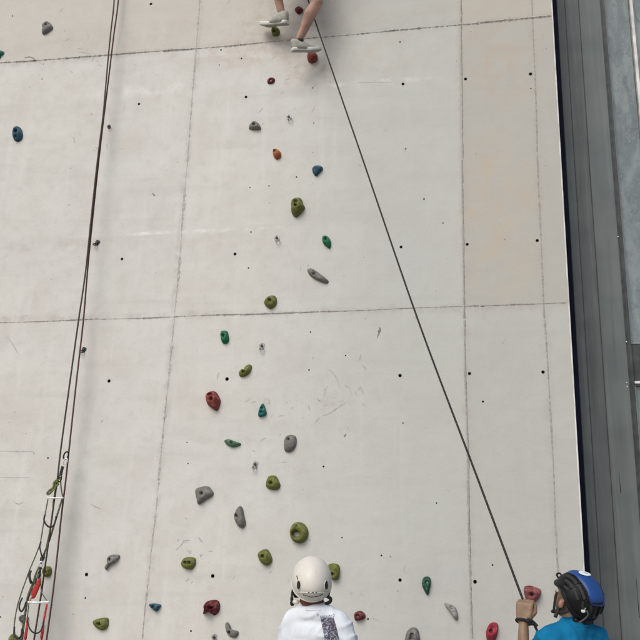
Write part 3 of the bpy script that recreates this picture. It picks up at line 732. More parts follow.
rope('rope', 'brown and red rope hanging straight down at the left, right strand of the pair',
     [Vector((topA.x+.02, -.10, WZ1-.35)), P(118.3,0,.10), P(114.2,32,.10), P(110.8,60,.11), P(107.2,90,.12), P(103.7,118,.13), P(98.8,160,.14), P(93,215,.15), P(88,265,.15), P(83.2,322,.15),
      P(76,385,.16), P(69,450,.16), P(65.8,480,.16), P(61.5,515,.16), P(56.5,562,.16), P(52,600,.16), P(46.5,640,.16), P(36,720,.16), Vector((P(32,760,.16).x, -.16, .03))], .0072, M['rope_brown'])
# anchor chain set for the pair, above the picture
bm = bmesh.new(); tube(bm, catmull([Vector((topA.x-.05, -.01, WZ1-.30)), Vector((topA.x-.04, -.12, WZ1-.36)), Vector((topA.x+.04, -.12, WZ1-.36)), Vector((topA.x+.05, -.01, WZ1-.30))], 5), .008, 8)
tag(meshobj('anchor_ring', bm, M['steel'], origin=(topA.x, 0, WZ1-.3)), 'steel anchor bow at the head of the paired ropes', 'anchor')

hand_top = P(524.6, 604.0, 1.965)
rope_out = P(536.5, 629.5, 2.02)
draw = P(306.5, -5, .13)
rope('rope', 'long dark taut rope slanting from the belayer\'s hand up to the climber',
     [P(548, 690, 2.1), P(543, 650, 2.09), rope_out, P(529.3, 616, 1.985), hand_top, P(478.2, 480, 1.56), P(418, 320, 1.05), P(363, 160, .60), P(320.3, 36, .27), draw], .0066, M['rope_dark'], dense_=False)

def strap(bm, pts, wd, th=0.0025, n=8):
    tube(bm, catmull([P(*p) for p in pts], 6), wd, n, flat=(Vector((0, 1, 0)), max(0.2, th/wd)))
def part(name, m, parent, fn, smooth=True):
    bm = bmesh.new(); fn(bm); return meshobj(name, bm, M[m], parent, smooth)
def oval(bm, c, a, b, tilt, r=.0055, n=20, off=0):
    pts = []
    for k in range(n):
        t = 2*PI*k/n; x = a*math.cos(t); z = b*math.sin(t)
        pts.append(c+Vector((x*math.cos(tilt)-z*math.sin(tilt), .012*math.cos(t+1), x*math.sin(tilt)+z*math.cos(tilt))))
    tube(bm, pts, r, 6, closed=True)
c = P(65, 456, .2)
qd = thing('quickdraw', 'black quickdraw with two karabiners holding the green ladder on the ropes', 'quickdraw', c)
part('karabiner', 'black', qd, lambda b: oval(b, P(66, 455.5, .19), .017, .033, -.5, .0065))
part('karabiner', 'alu', qd, lambda b: oval(b, P(65.3, 461.5, .2), .013, .028, -.6, .0055))
part('sling', 'black', qd, lambda b: strap(b, [(62.8,466.3,.2),(61.8,470,.2),(60.6,475.3,.2)], .014, .004))
part('karabiner', 'steel_dark', qd, lambda b: oval(b, P(59.8, 478.5, .2), .012, .028, -.3, .005))

G_ = .19
lad = thing('aid_ladder', 'green webbing aid ladder with black step loops and white spreader bar', 'aid ladder', P(58, 480, G_), 'aid ladders hanging from the ropes')
part('spreader_bar', 'bar_white', lad, lambda b: strap(b, [(46.8,497.3,G_+.03),(55,498,G_+.03),(63.3,497.7,G_+.03)], .0068, .0068))
part('sling', 'web_green', lad, lambda b: strap(b, [(60.5,479,G_),(61.2,488,G_),(62.8,497,G_+.02)], .006, .004))
part('sling', 'web_lime', lad, lambda b: strap(b, [(60.3,477,G_),(56,482.5,G_+.02),(53.5,486.5,G_+.03),(50,491,G_+.03)], .011, .006))
part('sling', 'web_lime', lad, lambda b: strap(b, [(56.5,480,G_+.04),(53.8,482.5,G_+.04),(53.5,486,G_+.04)], .007, .005))
part('sling', 'web_green', lad, lambda b: strap(b, [(58.8,483.5,G_+.03),(54,489,G_+.04),(49,494,G_+.04),(47.3,493,G_+.04),(50.3,489.5,G_+.04)], .009, .005))
part('side_strap', 'web_green', lad, lambda b: strap(b, [(48,499,G_),(45.2,514,G_),(42.5,530,G_),(40.2,543,G_),(35.5,556,G_),(30,569,G_),(26,580,G_),(21,594,G_),(17,608,G_),(14.6,622,G_),(13,640,G_),(10,668,G_)], .0055, .003))
part('side_strap', 'web_green', lad, lambda b: strap(b, [(62.2,499,G_),(57.5,514,G_),(53.5,527,G_),(49.5,540,G_),(46,549,G_),(43.3,556,G_),(41.5,562,G_)], .0085, .004))
part('side_strap', 'web_green', lad, lambda b: strap(b, [(39.5,567,G_),(36,575,G_),(33.5,583,G_),(29,594,G_),(27,604,G_),(25.3,616,G_),(23.2,628,G_),(21.5,640,G_),(18,668,G_)], .013, .005))
def loop(pts, w=.0075): return lambda b: strap(b, pts, w, .004)
part('step_loop', 'black', lad, loop([(45,515,G_),(44,520,G_+.03),(46.5,525,G_+.06),(50,527,G_+.07),(53.5,525.5,G_+.06),(55.5,520.5,G_+.03),(56,516.5,G_)]))
part('step_loop', 'black', lad, loop([(41,542,G_),(39.8,547,G_+.03),(40.8,552,G_+.05),(42,557,G_+.04)], .006))
part('step_loop', 'black', lad, loop([(30.7,571,G_),(29.4,575.5,G_+.02),(30.2,580,G_+.03),(31.4,583.3,G_+.02)], .011))
part('step_loop', 'black', lad, loop([(22.3,598,G_),(20,603,G_+.02),(19.3,608.5,G_+.04),(21.5,611.3,G_+.05),(24,608,G_+.04),(26,602,G_+.02)]))
part('step_loop', 'black', lad, loop([(14.3,627,G_),(14.3,632,G_+.02),(15,636.5,G_+.05),(18,638.6,G_+.06),(21,636,G_+.05),(22,629,G_+.02)], .0085))
part('cord', 'web_lime', lad, lambda b: strap(b, [(58.5,482,G_+.05),(57,486,G_+.05),(55.5,484,G_+.05),(55,488.5,G_+.05),(52,491,G_+.05)], .005, .004))
part('cord', 'web_green', lad, lambda b: strap(b, [(55.5,488,G_),(53,503,G_),(52.5,517,G_),(49,534,G_),(46,548,G_),(43.5,560,G_)], .0045, .003))
part('cord', 'bar_white', lad, lambda b: strap(b, [(41,566,G_+.02),(37.5,574,G_+.02),(36,582,G_+.02),(31.5,592,G_+.02),(28,606,G_+.02),(26.5,618,G_+.02),(24.5,632,G_+.02),(22.5,650,G_+.02)], .0038, .003))
part('cord', 'black', lad, lambda b: strap(b, [(42,568,G_+.03),(38.5,572,G_+.03),(37,578,G_+.03),(34.5,586,G_+.03),(30,593,G_+.03),(27.5,600,G_+.03)], .0045, .003))
part('knot', 'web_green', lad, lambda b: (ellipsoid(b, P(43,557.5,G_+.01), (.016,.014,.022)), ellipsoid(b, P(41.6,562,G_+.01), (.013,.013,.016))))
R_ = .24
lr = thing('aid_ladder', 'red webbing aid ladder with padded red sleeve below the green ladder', 'aid ladder', P(41, 566, R_), 'aid ladders hanging from the ropes')
part('karabiner', 'alu', lr, lambda b: oval(b, P(41, 564.5, R_), .011, .024, -.3, .006))
part('karabiner', 'steel_dark', lr, lambda b: oval(b, P(41.8, 559.5, R_), .009, .022, -.3, .005))
part('sling', 'black', lr, lambda b: strap(b, [(40.5,567,R_),(39.8,573,R_),(38.8,579,R_)], .010, .006))
def sleeve(b):
    ps = catmull([P(*p) for p in ((39.6,578,R_),(38.2,584,R_),(35.5,590,R_),(33.2,596,R_),(32,597,R_))], 5); n = len(ps)
    tube(b, ps, [0.006+0.019*math.sin(PI*min(1, (k+.5)/n))**0.7 for k in range(n)], 10, flat=(Vector((0, 1, 0)), .5))
part('padded_sleeve', 'web_red', lr, sleeve)
part('sling', 'web_red', lr, lambda b: strap(b, [(32.3,596.5,R_),(30.5,600,R_),(29.3,602,R_)], .005, .003))
part('sling', 'web_green', lr, lambda b: strap(b, [(41,573,R_),(41.2,590,R_),(44,596.5,R_),(48,602,R_)], .004, .003))
part('spreader_bar', 'bar_white', lr, lambda b: strap(b, [(28,602.2,R_),(38,602.5,R_),(49,601.8,R_)], .0075, .0075))
part('side_strap', 'steel_dark', lr, lambda b: strap(b, [(28.8,603,R_),(28,612,R_),(27.3,619,R_)], .004, .003))
part('side_strap', 'web_red', lr, lambda b: strap(b, [(27.4,617,R_),(27,625,R_),(25.8,633,R_),(25,645,R_),(22,668,R_)], .008, .004))
part('side_strap', 'web_red', lr, lambda b: strap(b, [(47,604,R_),(45.3,613,R_),(43.6,622,R_),(42.3,632,R_),(41,645,R_),(38,668,R_)], .0085, .004))
part('padded_sleeve', 'web_red', lr, lambda b: strap(b, [(26.8,628,R_+.01),(26,634,R_+.015),(25.3,639,R_+.01)], .013, .007))
part('padded_sleeve', 'web_red', lr, lambda b: strap(b, [(43,626,R_+.01),(42.4,632,R_+.015),(41.5,638,R_+.01)], .013, .007))
part('step_loop', 'black', lr, loop([(27.6,620,R_+.01),(29,627,R_+.04),(32,631.5,R_+.06),(35.5,633.2,R_+.07),(39.5,632,R_+.06),(42.5,627,R_+.04),(43.5,621,R_+.01)], .006))

# ------------------------------------------------------------------ people
def xf(t, loc, rz, s):
    return Matrix.Translation(loc) @ Matrix.Rotation(rz, 4, 'Z') @ Matrix.Scale(s, 4)

def add_hand(b, wrist, dirn, palm_n, thumb_side, s=1.0, curl=1.2):
    """palm + five unequal fingers that curl towards palm_n; dirn points from wrist to knuckles"""
    d = dirn.normalized(); n = (palm_n-d*palm_n.dot(d)).normalized(); t = d.cross(n).normalized()
    if t.dot(thumb_side) < 0: t = -t
    kn = wrist+d*.082*s
    for k in range(4):
        w_ = t*(.030-.020*k)*s
        cone(b, wrist+d*.012*s+w_*.72, .0135*s, kn+w_, .0115*s)
    for k, ln in enumerate((.92, 1.0, .95, .76)):
        p0 = kn+t*(.030-.020*k)*s; a = 0.0; q = p0; rr = .0095*s
        for j, L in enumerate((.042, .026, .021)):
            a += curl*(0.75, 1.0, 0.7)[j]
            q2 = q+(d*math.cos(a)+n*math.sin(a))*L*ln*s
            cone(b, q, rr, q2, rr*.9, n=10); q = q2; rr *= .9
    p0 = wrist+d*.022*s+t*.022*s+n*.006*s
    p1 = p0+(d*.70+t*.55+n*.30).normalized()*.040*s
    p2 = p1+(d*.92-t*.05+n*.40).normalized()*.032*s
    p3 = p2+(d*.75-t*.55+n*.35).normalized()*.022*s
    cone(b, p0, .0145*s, p1, .0115*s, n=10); cone(b, p1, .011*s, p2, .0095*s, n=10); cone(b, p2, .0095*s, p3, .008*s, n=10)

def head_pieces(b, c, R):
    """head around centre c, R = rotation (local x right, y forward, z up)"""
    def L(x, y, z): return c+R @ Vector((x, y, z))
    e = lambda p, r: ellipsoid(b, L(*p), r, R)
    e((0, -.012, .025), (.074, .092, .088)); e((0, .018, -.035), (.060, .070, .068)); e((0, .030, -.080), (.040, .042, .030))
    e((0, .052, .012), (.055, .030, .030))                                           # brow
    cone(b, L(0, .085, .005), .009, L(0, .104, -.030), .013); e((0, .090, -.036), (.018, .014, .010))   # nose
    for s in (-1, 1):
        e((.036*s, .062, -.030), (.022, .020, .020)); e((.080*s, -.006, -.018), (.010, .0165, .028)); cone(b, L(.084*s, .004, -.006), .005, L(.086*s, -.018, .002), .005); cone(b, L(.086*s, -.018, .002), .005, L(.083*s, -.016, -.034), .006)     # cheeks, ears
    e((0, .078, -.062), (.024, .014, .008)); e((0, .076, -.071), (.020, .014, .007))

def face_parts(parent, c, R, hairmat):
    def L(x, y, z): return c+R @ Vector((x, y, z))
    for s in (-1, 1):
        o = part('eye', 'eye', parent, lambda b: ellipsoid(b, L(.030*s, .074, -.004), (.013, .011, .009), R, 12))
        part('iris', 'iris', o, lambda b: ellipsoid(b, L(.030*s, .0815, -.003), (.006, .005, .006), R, 10))
        part('eyebrow', hairmat, parent, lambda b: tube(b, [L(.016*s, .082, .014), L(.030*s, .080, .019), L(.046*s, .070, .014)], .003, 6))
    part('lips', 'lip', parent, lambda b: ellipsoid(b, L(0, .088, -.066), (.021, .008, .006), R, 12))

def wrinkle(bm, amp, sc_, seed, mask=None):
    bm.normal_update()
    for v in bm.verts:
        k = noise.noise(Vector((v.co.x*sc_+seed, v.co.y*sc_, v.co.z*sc_*.55)))
        k2 = abs(noise.noise(Vector((v.co.x*sc_*1.9+seed, v.co.y*sc_*1.9, v.co.z*sc_*.9))))
        w_ = v.co.z*.8+abs(v.co.x-seed*0)*.35
        fold = 1-min(1, abs(noise.noise(Vector((v.co.x*sc_*.9+seed*2, v.co.y*sc_*.5, w_*sc_*1.5))) *3.2)); fold = fold*fold*.8
        v.co += v.normal*amp*(k*.8-k2*1.0+fold+.45)

HR = {}
def shell(bm, C, R, a, b_, c_, rimf, thick=.0, nphi=48, nel=16, bump=None):
    rows = []
    for j in range(nel+1):
        row = []
        for i in range(nphi):
            ph = 2*PI*i/nphi; e0 = rimf(ph); el = e0+(PI/2-.02-e0)*j/nel
            s = 1+(bump(ph, el) if bump else 0)
            row.append(C+R @ Vector((a*math.cos(el)*math.sin(ph)*s, b_*math.cos(el)*math.cos(ph)*s, c_*math.sin(el)*s)))
        rows.append(row)
    vs = [[bm.verts.new(p) for p in r] for r in rows]
    inn = [[bm.verts.new(C+(p-C)*(1-thick)) for p in r] for r in rows]
    for A, B, rev in ((vs, None, False), (inn, None, True)):
        for r0, r1 in zip(A, A[1:]):
            for i in range(nphi):
                f = (r0[i], r0[(i+1) % nphi], r1[(i+1) % nphi], r1[i]); bm.faces.new(f if not rev else tuple(reversed(f)))
        tp = bm.verts.new(sum((v.co for v in A[-1]), Vector())/nphi)
        for i in range(nphi):
            f = (A[-1][i], A[-1][(i+1) % nphi], tp); bm.faces.new(f if not rev else tuple(reversed(f)))
    for i in range(nphi): bm.faces.new((vs[0][(i+1) % nphi], vs[0][i], inn[0][i], inn[0][(i+1) % nphi]))
    bmesh.ops.recalc_face_normals(bm, faces=bm.faces)

class Helm:
    """point on the helmet's ellipsoid: t = angle over the crown (0 front, 90 top, 180 back), u = sideways angle"""
    def __init__(s, C, R, a, b, c): s.C, s.R, s.a, s.b, s.c = C, R, a, b, c
    def pt(s, t, u, k=1.0):
        t, u = rad(t), rad(u)
        return s.C+s.R @ Vector((s.a*math.sin(u)*k, s.b*math.cos(u)*math.cos(t)*k, s.c*math.cos(u)*math.sin(t)*k))
    def nrm(s, t, u):
        t, u = rad(t), rad(u)
        return (s.R @ Vector((math.sin(u)/s.a, math.cos(u)*math.cos(t)/s.b, math.cos(u)*math.sin(t)/s.c))).normalized()
    def line(s, bm, tu, r, k=1.0, flat=1.0):
        ps = catmull([s.pt(t, u, k) for t, u in tu], 6)
        n = sum((s.nrm(t, u) for t, u in tu), Vector()).normalized()
        tube(bm, ps, r, 6, flat=(n, flat))
    def disc(s, bm, t, u, ru, rv, th=.003, k=1.0, n=20, rot=0.0):
        c = s.pt(t, u, k); nn = s.nrm(t, u)
        ax = (s.pt(t, u+1)-s.pt(t, u)); ax = (ax-nn*ax.dot(nn)).normalized(); ay = nn.cross(ax)
        m = Matrix(((ax.x, ay.x, nn.x), (ax.y, ay.y, nn.y), (ax.z, ay.z, nn.z))) @ Matrix.Rotation(rot, 3, 'Z')
        ellipsoid(bm, c, (ru, rv, th), m, n)
    def patch(s, bm, t0, t1, uf, k=1.03, nt=18, nu=12, k0=1.0):
        for kk, rev in ((k, False),):
            rows = []
            for i in range(nt+1):
                t = t0+(t1-t0)*i/nt; a_, b_ = uf(t)
                row = []
                for j in range(nu+1):
                    u = a_+(b_-a_)*j/nu
                    e = (j in (0, nu)) or (i in (0, nt))
                    row.append(bm.verts.new(s.pt(t, u, k0 if e else kk)))
                rows.append(row)
            for A, B in zip(rows, rows[1:]):
                for j in range(nu): bm.faces.new((A[j], A[j+1], B[j+1], B[j]))
        bmesh.ops.recalc_face_normals(bm, faces=bm.faces)
        c = sum((f.calc_center_median()-s.C).dot(f.normal) for f in bm.faces)
        if c < 0: bmesh.ops.reverse_faces(bm, faces=bm.faces)

FLY = Vector((0, 1, 0))
def torso_pieces(b, T, grow=0.0, chest=1.0):
    """T maps body coordinates (x right, y forward, z up; 1.75 m tall) to world; grow thickens (for clothes)"""
    yd = (T.to_3x3() @ FLY).normalized(); s = T.to_scale().z; g_ = grow
    c = lambda p0, r0, p1, r1, f: cone(b, T @ Vector(p0), (r0+g_)*s, T @ Vector(p1), (r1+g_)*s, flat=(yd, f))
    c((-.060, 0, 1.335), .105, (.060, 0, 1.335), .105, .80)
    c((-.055, 0, 1.20), .105, (.055, 0, 1.20), .105, .84)
    c((-.045, .005, 1.07), .098, (.045, .005, 1.07), .098, .86)
    c((-.062, 0, .96), .105, (.062, 0, .96), .105, .86)
    c((-.148, -.008, 1.405), .050, (0, -.012, 1.440), .062, .95)
    c((.148, -.008, 1.405), .050, (0, -.012, 1.440), .062, .95)

def build_person(name, label, T, base, head_c, head_R, arms, legs, skin, shirt, shorts, hands, voxel, sleeve_len=.62, grow=.012, hand_curl=1.2):
    s = T.to_scale().z
    root = thing(name, label, 'person', base)
    b = bmesh.new()
    if legs is not None or True:
        torso_pieces(b, T)
    nb = T @ Vector((0, -.015, 1.44)); cone(b, nb, .056*s, head_c+head_R @ Vector((0, -.025, -.055)), .050*s)
    head_pieces(b, head_c, head_R)
    for (sh, el, wr), hd in zip(arms, hands):
        cone(b, sh, .052*s, el, .040*s); cone(b, el, .040*s, wr, .026*s)
        mid = el+(wr-el)*.3; cone(b, el, .036*s, mid, .043*s)
        add_hand(b, wr, hd[0], hd[1], hd[2], s*hd[3], hd[4])
    for hip, kn, an, foot in legs:
        cone(b, hip, .088*s, kn, .056*s); cone(b, kn, .054*s, an, .036*s)
        m_ = kn+(an-kn)*.33; back = foot*-1.0*.014*s
        cone(b, kn+back*.5, .048*s, m_+back, .058*s); cone(b, m_+back, .058*s, kn+(an-kn)*.75, .040*s)
        cone(b, an, .034*s, an+foot*.012*s+Vector((0, .012, -.035*s)), .028*s)
    body = remesh(b, voxel, 5)
    meshobj('body', body, skin, root)
    # shirt
    b = bmesh.new(); torso_pieces(b, T, grow)
    for (sh, el, wr) in arms:
        e2 = sh+(el-sh)*sleeve_len; cone(b, sh, (.052+grow+.004)*s, e2, (.056+grow)*s)
    sb = remesh(b, .0085, 7); wrinkle(sb, .011*s, 9, name.__len__()*3.1)
    sh_o = meshobj('t_shirt', sb, shirt, root)
    # collar rib round the neck
    nd = (head_c-nb).normalized(); cc = nb+nd*.030*s
    x = (T.to_3x3() @ Vector((1, 0, 0))).normalized(); y = nd.cross(x).normalized()
    b = bmesh.new(); tube(b, [cc+x*.073*s*math.cos(2*PI*k/28)+y*.066*s*math.sin(2*PI*k/28)-Vector((0, 0, .004)) for k in range(28)], .0085*s, 8, closed=True, flat=None)
    meshobj('collar', b, shirt, sh_o)
    # shorts
    b = bmesh.new(); yd = (T.to_3x3() @ FLY).normalized()
    cone(b, T @ Vector((-.062, 0, .955)), .120*s, T @ Vector((.062, 0, .955)), .120*s, flat=(yd, .86))
    for hip, kn, an, foot in legs: cone(b, hip, .105*s, hip+(kn-hip)*.72, .092*s)
    so_ = remesh(b, .012, 4); wrinkle(so_, .006, 9, 2.2); meshobj('shorts', so_, shorts, root)
    return root, sh_o

def sneaker(parent, heel, toe, upv, L, upper, ankle=None):
    """shoe from heel to toe; upv = up of the sole; built with its own sole, upper and sock"""
    d = (toe-heel).normalized(); u = (upv-d*upv.dot(d)).normalized(); r = d.cross(u)
    def Q(a, s_, h): return heel+d*(a*L)+r*(s_*L)+u*(h*L)
    ol = [(0, 0), (.02, .10), (.12, .135), (.30, .125), (.45, .130), (.62, .165), (.76, .175), (.88, .145), (.97, .075), (1.0, 0),
          (.97, -.075), (.88, -.13), (.76, -.150), (.62, -.140), (.45, -.105), (.30, -.105), (.12, -.125), (.02, -.09)]
    olv = catmull([Vector((a, b_, 0)) for a, b_ in ol], 4, closed=True)
    def slab_(b, layers):
        rows = [[b.verts.new(Q(.5+(v.x-.5)*k, v.y*k2, h+rise(v.x))) for v in olv] for k, k2, h in layers]
        for A, B in zip(rows, rows[1:]):
            n = len(A)
            for i in range(n): b.faces.new((A[i], A[(i+1) % n], B[(i+1) % n], B[i]))
        b.faces.new(list(reversed(rows[0]))); b.faces.new(rows[-1]); bmesh.ops.recalc_face_normals(b, faces=b.faces)
    def rise(a): return .05*max(0, a-.72)**2*12
    sh = part('shoe', upper, parent, lambda b: None) if False else None
    b = bmesh.new()
    # upper: lofted sections from toe to heel
    secs = [(.985, .02, .045), (.93, .095, .075), (.84, .135, .105), (.72, .145, .150), (.60, .132, .205), (.48, .135, .265), (.40, .148, .310), (.30, .152, .350), (.16, .148, .375), (.05, .105, .385), (.005, .04, .34)]
    rows = []
    for a, wd, h in secs:
        row = []
        for k in range(13):
            th = PI*k/12; cx = math.cos(th); sx = math.sin(th)
            row.append(b.verts.new(Q(a, wd*(abs(cx)**.75)*(1 if cx > 0 else -1), .06+rise(a)+(h-.06)*(sx**.85))))
        rows.append(row)
    for A, B in zip(rows, rows[1:]):
        for k in range(12): b.faces.new((A[k], A[k+1], B[k+1], B[k]))
    b.faces.new(rows[0]); b.faces.new(list(reversed(rows[-1])))
    for A, B in zip(rows, rows[1:]): b.faces.new((A[0], B[0], B[12], A[12]))
    bmesh.ops.recalc_face_normals(b, faces=b.faces)
    shoe = meshobj('shoe', b, M[upper], parent)
    b = bmesh.new(); slab_(b, [(1.0, 1.0, .012), (1.015, 1.03, .02), (1.015, 1.03, .085), (.99, .96, .105)]); meshobj('sole', b, M['sole'], shoe)
    b = bmesh.new(); slab_(b, [(.98, .96, 0.0), (1.0, 1.0, .011)]); meshobj('outsole', b, M['sole_under'], shoe)
    b = bmesh.new(); ank = ankle if ankle is not None else Q(.24, 0, .36); cone(b, ank-u*.020, .0365, ank-u*.062, .034, n=18); meshobj('sock', b, M['black'], shoe)
    b = bmesh.new()
    for k in range(4):
        a = .40+.07*k; h = .33-.20*(a-.36)-.02*k
        tube(b, [Q(a, -.07, h-.06), Q(a, 0, h+.01-.012*k), Q(a, .07, h-.06)], .006*L*2.2, 6)
    meshobj('laces', b, M['sole'], shoe)
    return shoe

# ---- climber: only the lower legs and shoes are in the picture
cs = 1.0
heel1, toe1 = P(287.5, 24.2, .19), P(260.3, 27.0, .07)
heel2, toe2 = P(292.0, 51.5, .25), P(321.8, 51.8, .10)
ank1 = P(281.6, 13.0, .20); ank2 = P(299.6, 38.5, .25)
kn1 = P(271.5, -28, .36); kn2 = P(317.2, 2.5, .36)
pelvis = P(297, -42, .42)
TC = Matrix.Translation(pelvis-Vector((0, 0, .96))) @ Matrix.Identity(4)
hipL, hipR = pelvis+Vector((-.09, 0, -.03)), pelvis+Vector((.09, 0, -.03))
hc = pelvis+Vector((0, -.02, .66)); HRc = Matrix.Rotation(rad(25), 3, 'X')
shL, shR = pelvis+Vector((-.19, 0, .44)), pelvis+Vector((.19, 0, .44))
lhp = P(276, -108, .13); rhp = P(329, -115, .13)
elL = pelvis+Vector((-.40, -.06, .52)); elR = pelvis+Vector((.38, -.06, .55))
def wristfit(sh, el, tgt): return el+(tgt-el).normalized()*min(.26, max(.10, (tgt-el).length-.09))
wL = wristfit(shL, elL, lhp); wR = wristfit(shR, elR, rhp)
climber, _ = build_person('person', 'climber high on the wall at the top edge, bare legs and pale grey sneakers showing', TC, P(297, -10, .3), hc, HRc,
    [(shL, elL, wL), (shR, elR, wR)],
    [(hipL, kn1, ank1, (toe1-heel1).normalized()), (hipR, kn2, ank2, (toe2-heel2).normalized())],
    M['skin3'], mat('orange_cotton', (0.45, 0.10, 0.03), 0.9), M['shorts_grey'],
    [((lhp-elL).normalized(), Vector((0, 1, -.3)), Vector((1, 0, 0)), 1.0, .8), ((rhp-elR).normalized(), Vector((0, 1, -.3)), Vector((-1, 0, 0)), 1.0, .8)], .009)
face_parts(climber, hc, HRc, 'hair2')
sneaker(climber, heel1, toe1, Vector((0.02, -.38, 1)), (toe1-heel1).length, 'canvas', ank1)
sneaker(climber, heel2, toe2, Vector((0, -.34, 1)), (toe2-heel2).length, 'canvas', ank2)
b = bmesh.new(); shell(b, hc+HRc @ Vector((0, -.005, .03)), HRc, .10, .125, .105, lambda p_: -.05, .1); hm = meshobj('helmet', b, M['helm_white'], climber)
b = bmesh.new()
tube(b, [pelvis+Vector((.150*math.cos(a*PI/12), .125*math.sin(a*PI/12), .07)) for a in range(24)], .022, 8, closed=True, flat=(Vector((0, 0, 1)), .9))
for hp, k_ in ((hipL, kn1), (hipR, kn2)):
    d_ = (k_-hp).normalized(); c_ = hp+d_*.10; x_ = d_.orthogonal().normalized(); y_ = d_.cross(x_)
    tube(b, [c_+x_*.108*math.cos(a*PI/12)+y_*.108*math.sin(a*PI/12) for a in range(24)], .016, 6, closed=True)
meshobj('harness', b, M['black'], climber)
# quickdraw the rope runs through, above the frame, beside the climber's knee
qd2 = thing('quickdraw', 'quickdraw by the climber\'s knee that the taut rope runs up to', 'quickdraw', Vector((draw.x, 0, draw.z+.2)))
part('plate', 'steel', qd2, lambda b: box(b, (draw.x-.015, -.006, draw.z+.17), (draw.x+.015, .0, draw.z+.22)))
part('sling', 'black', qd2, lambda b: tube(b, [Vector((draw.x, -.03, draw.z+.16)), Vector((draw.x, -.08, draw.z+.06))], .008, 8))
part('karabiner', 'alu', qd2, lambda b: oval(b, Vector((draw.x, -.02, draw.z+.18)), .014, .028, 0, .005))
part('karabiner', 'alu', qd2, lambda b: oval(b, Vector((draw.x, -.11, draw.z+.02)), .014, .030, 0, .005))

# ---- person in the white helmet, seen from behind, looking up
def stand_legs(T, s):
    out = []
    for sx in (-1, 1):
        out.append((T @ Vector((.088*sx, 0, .90)), T @ Vector((.105*sx, .02, .50)), T @ Vector((.115*sx, -.01, .10)), (T.to_3x3() @ Vector((.12*sx, 1, 0))).normalized()))
    return out
def stand_shoes(root, T, s, upper):
    for sx in (-1, 1):
        f = (T.to_3x3() @ Vector((.12*sx, 1, 0))).normalized(); an = T @ Vector((.115*sx, -.01, .10))
        h_ = Vector((an.x, an.y, .002))-f*.06*s; sneaker(root, h_, h_+f*.27*s, Vector((0, 0, 1)), .27*s, upper)

s1 = 0.948
nk = P(317.5, 606, 2.0)
T1 = Matrix.Translation((nk.x, nk.y, 0)) @ Matrix.Rotation(rad(-6), 4, 'Z') @ Matrix.Diagonal((s1*.86, s1*.95, s1, 1))
H1 = Matrix.Rotation(rad(15), 3, 'Z') @ Matrix.Rotation(rad(30), 3, 'X') @ Matrix.Rotation(rad(-2), 3, 'Y')
h1 = P(311.6, 581.5, 2.0); h1.z -= .002
ar1 = []
for sx in (-1, 1):
    ar1.append((T1 @ Vector((.160*sx, -.005, 1.385)), T1 @ Vector((.265*sx+.01, .02, 1.12)), T1 @ Vector((.20*sx, .20, 1.02))))
hn1 = [((T1.to_3x3() @ Vector((-.5*sx, .8, .05))).normalized(), T1.to_3x3() @ Vector((-sx*.6, -.3, -1)), T1.to_3x3() @ Vector((-sx, .3, .8)), 1.0, .5) for sx in (-1, 1)]
p1, tee1 = build_person('person', 'person from behind in a cream helmet and white T-shirt with a dark printed panel', T1, (nk.x, nk.y, 0), h1, H1, ar1, stand_legs(T1, s1),
    M['skin1'], M['tee_white'], M['shorts'], hn1, .007)
face_parts(p1, h1, H1, 'hair1'); stand_shoes(p1, T1, s1, 'canvas')
def hair_shell(parent, c, R, m, low=-.62):
    b = bmesh.new()
    def rim(ph): return rad(18)+(rad(-48)-rad(18))*(0.5-0.5*math.cos(ph))**1.5
    shell(b, c+R @ Vector((0, -.014, .012)), R, .083, .103, .102, rim, .06)
    meshobj('hair', b, m, parent)
hair_shell(p1, h1, H1, M['hair1'])
def rim1(ph):
    k = 0.5-0.5*math.cos(ph)          # 0 front, 1 back
    return rad(-6-24*k**1.5)
C1 = h1+H1 @ Vector((0, -.008, .020)); A1 = (.1090, .136, .118)
he = Helm(C1, H1, *A1)
b = bmesh.new()
shell(b, C1, H1, *A1, rim1, .075, 64, 24, lambda ph, el: (.018*math.exp(-((el-rim1(ph))/.10)**2)+.012*math.exp(-((math.cos(ph)+1)/.25)**2)*math.exp(-((el-rad(6))/.20)**2)))
helm1 = meshobj('helmet', b, M['helm_white'], p1)
for sx in (-1, 1):
    part('vent', 'hole', helm1, lambda b: he.disc(b, 164, 42*sx, .0135, .024, .004, 1.004, rot=0.15*sx))
    def ringv(b):
        c_ = he.pt(164, 42*sx, 1.004); n_ = he.nrm(164, 42*sx); a_ = he.pt(164, 42*sx+1)-he.pt(164, 42*sx); a_ = (a_-n_*a_.dot(n_)).normalized(); q_ = n_.cross(a_)
        tube(b, [c_+a_*.0150*math.cos(k*PI/12)+q_*.0255*math.sin(k*PI/12) for k in range(24)], .0020, 6, closed=True)
    part('vent_rim', 'helm_white', helm1, ringv)
part('vent', 'hole', helm1, lambda b: he.line(b, [(132,-50),(139,-48),(146,-47)], .0028, 1.005))
part('moulded_ridge', 'helm_white', helm1, lambda b: he.line(b, [(195,-46),(186,-36),(180,-19),(177.5,0),(180,19),(186,36),(195,46)], .0028, 1.012))
for u0, u1 in ((-13,-8.5),(-3,3),(7,12)):
    part('slit', 'ink', helm1, lambda b: he.line(b, [(177.5,u0),(177.2,(u0+u1)/2),(177.5,u1)], .0024, 1.018))
for k in range(11):   # a short line of tiny, unreadable lettering
    u = -27+k*5.2
    part('lettering', 'ink', helm1, lambda b: he.line(b, [(190+.6*math.sin(k*2.1)-.06*abs(u),u),(190.5-.06*abs(u)+.8*math.cos(k*1.7),u+1.8),(190-.06*abs(u),u+3.8)], .0021, 1.022))
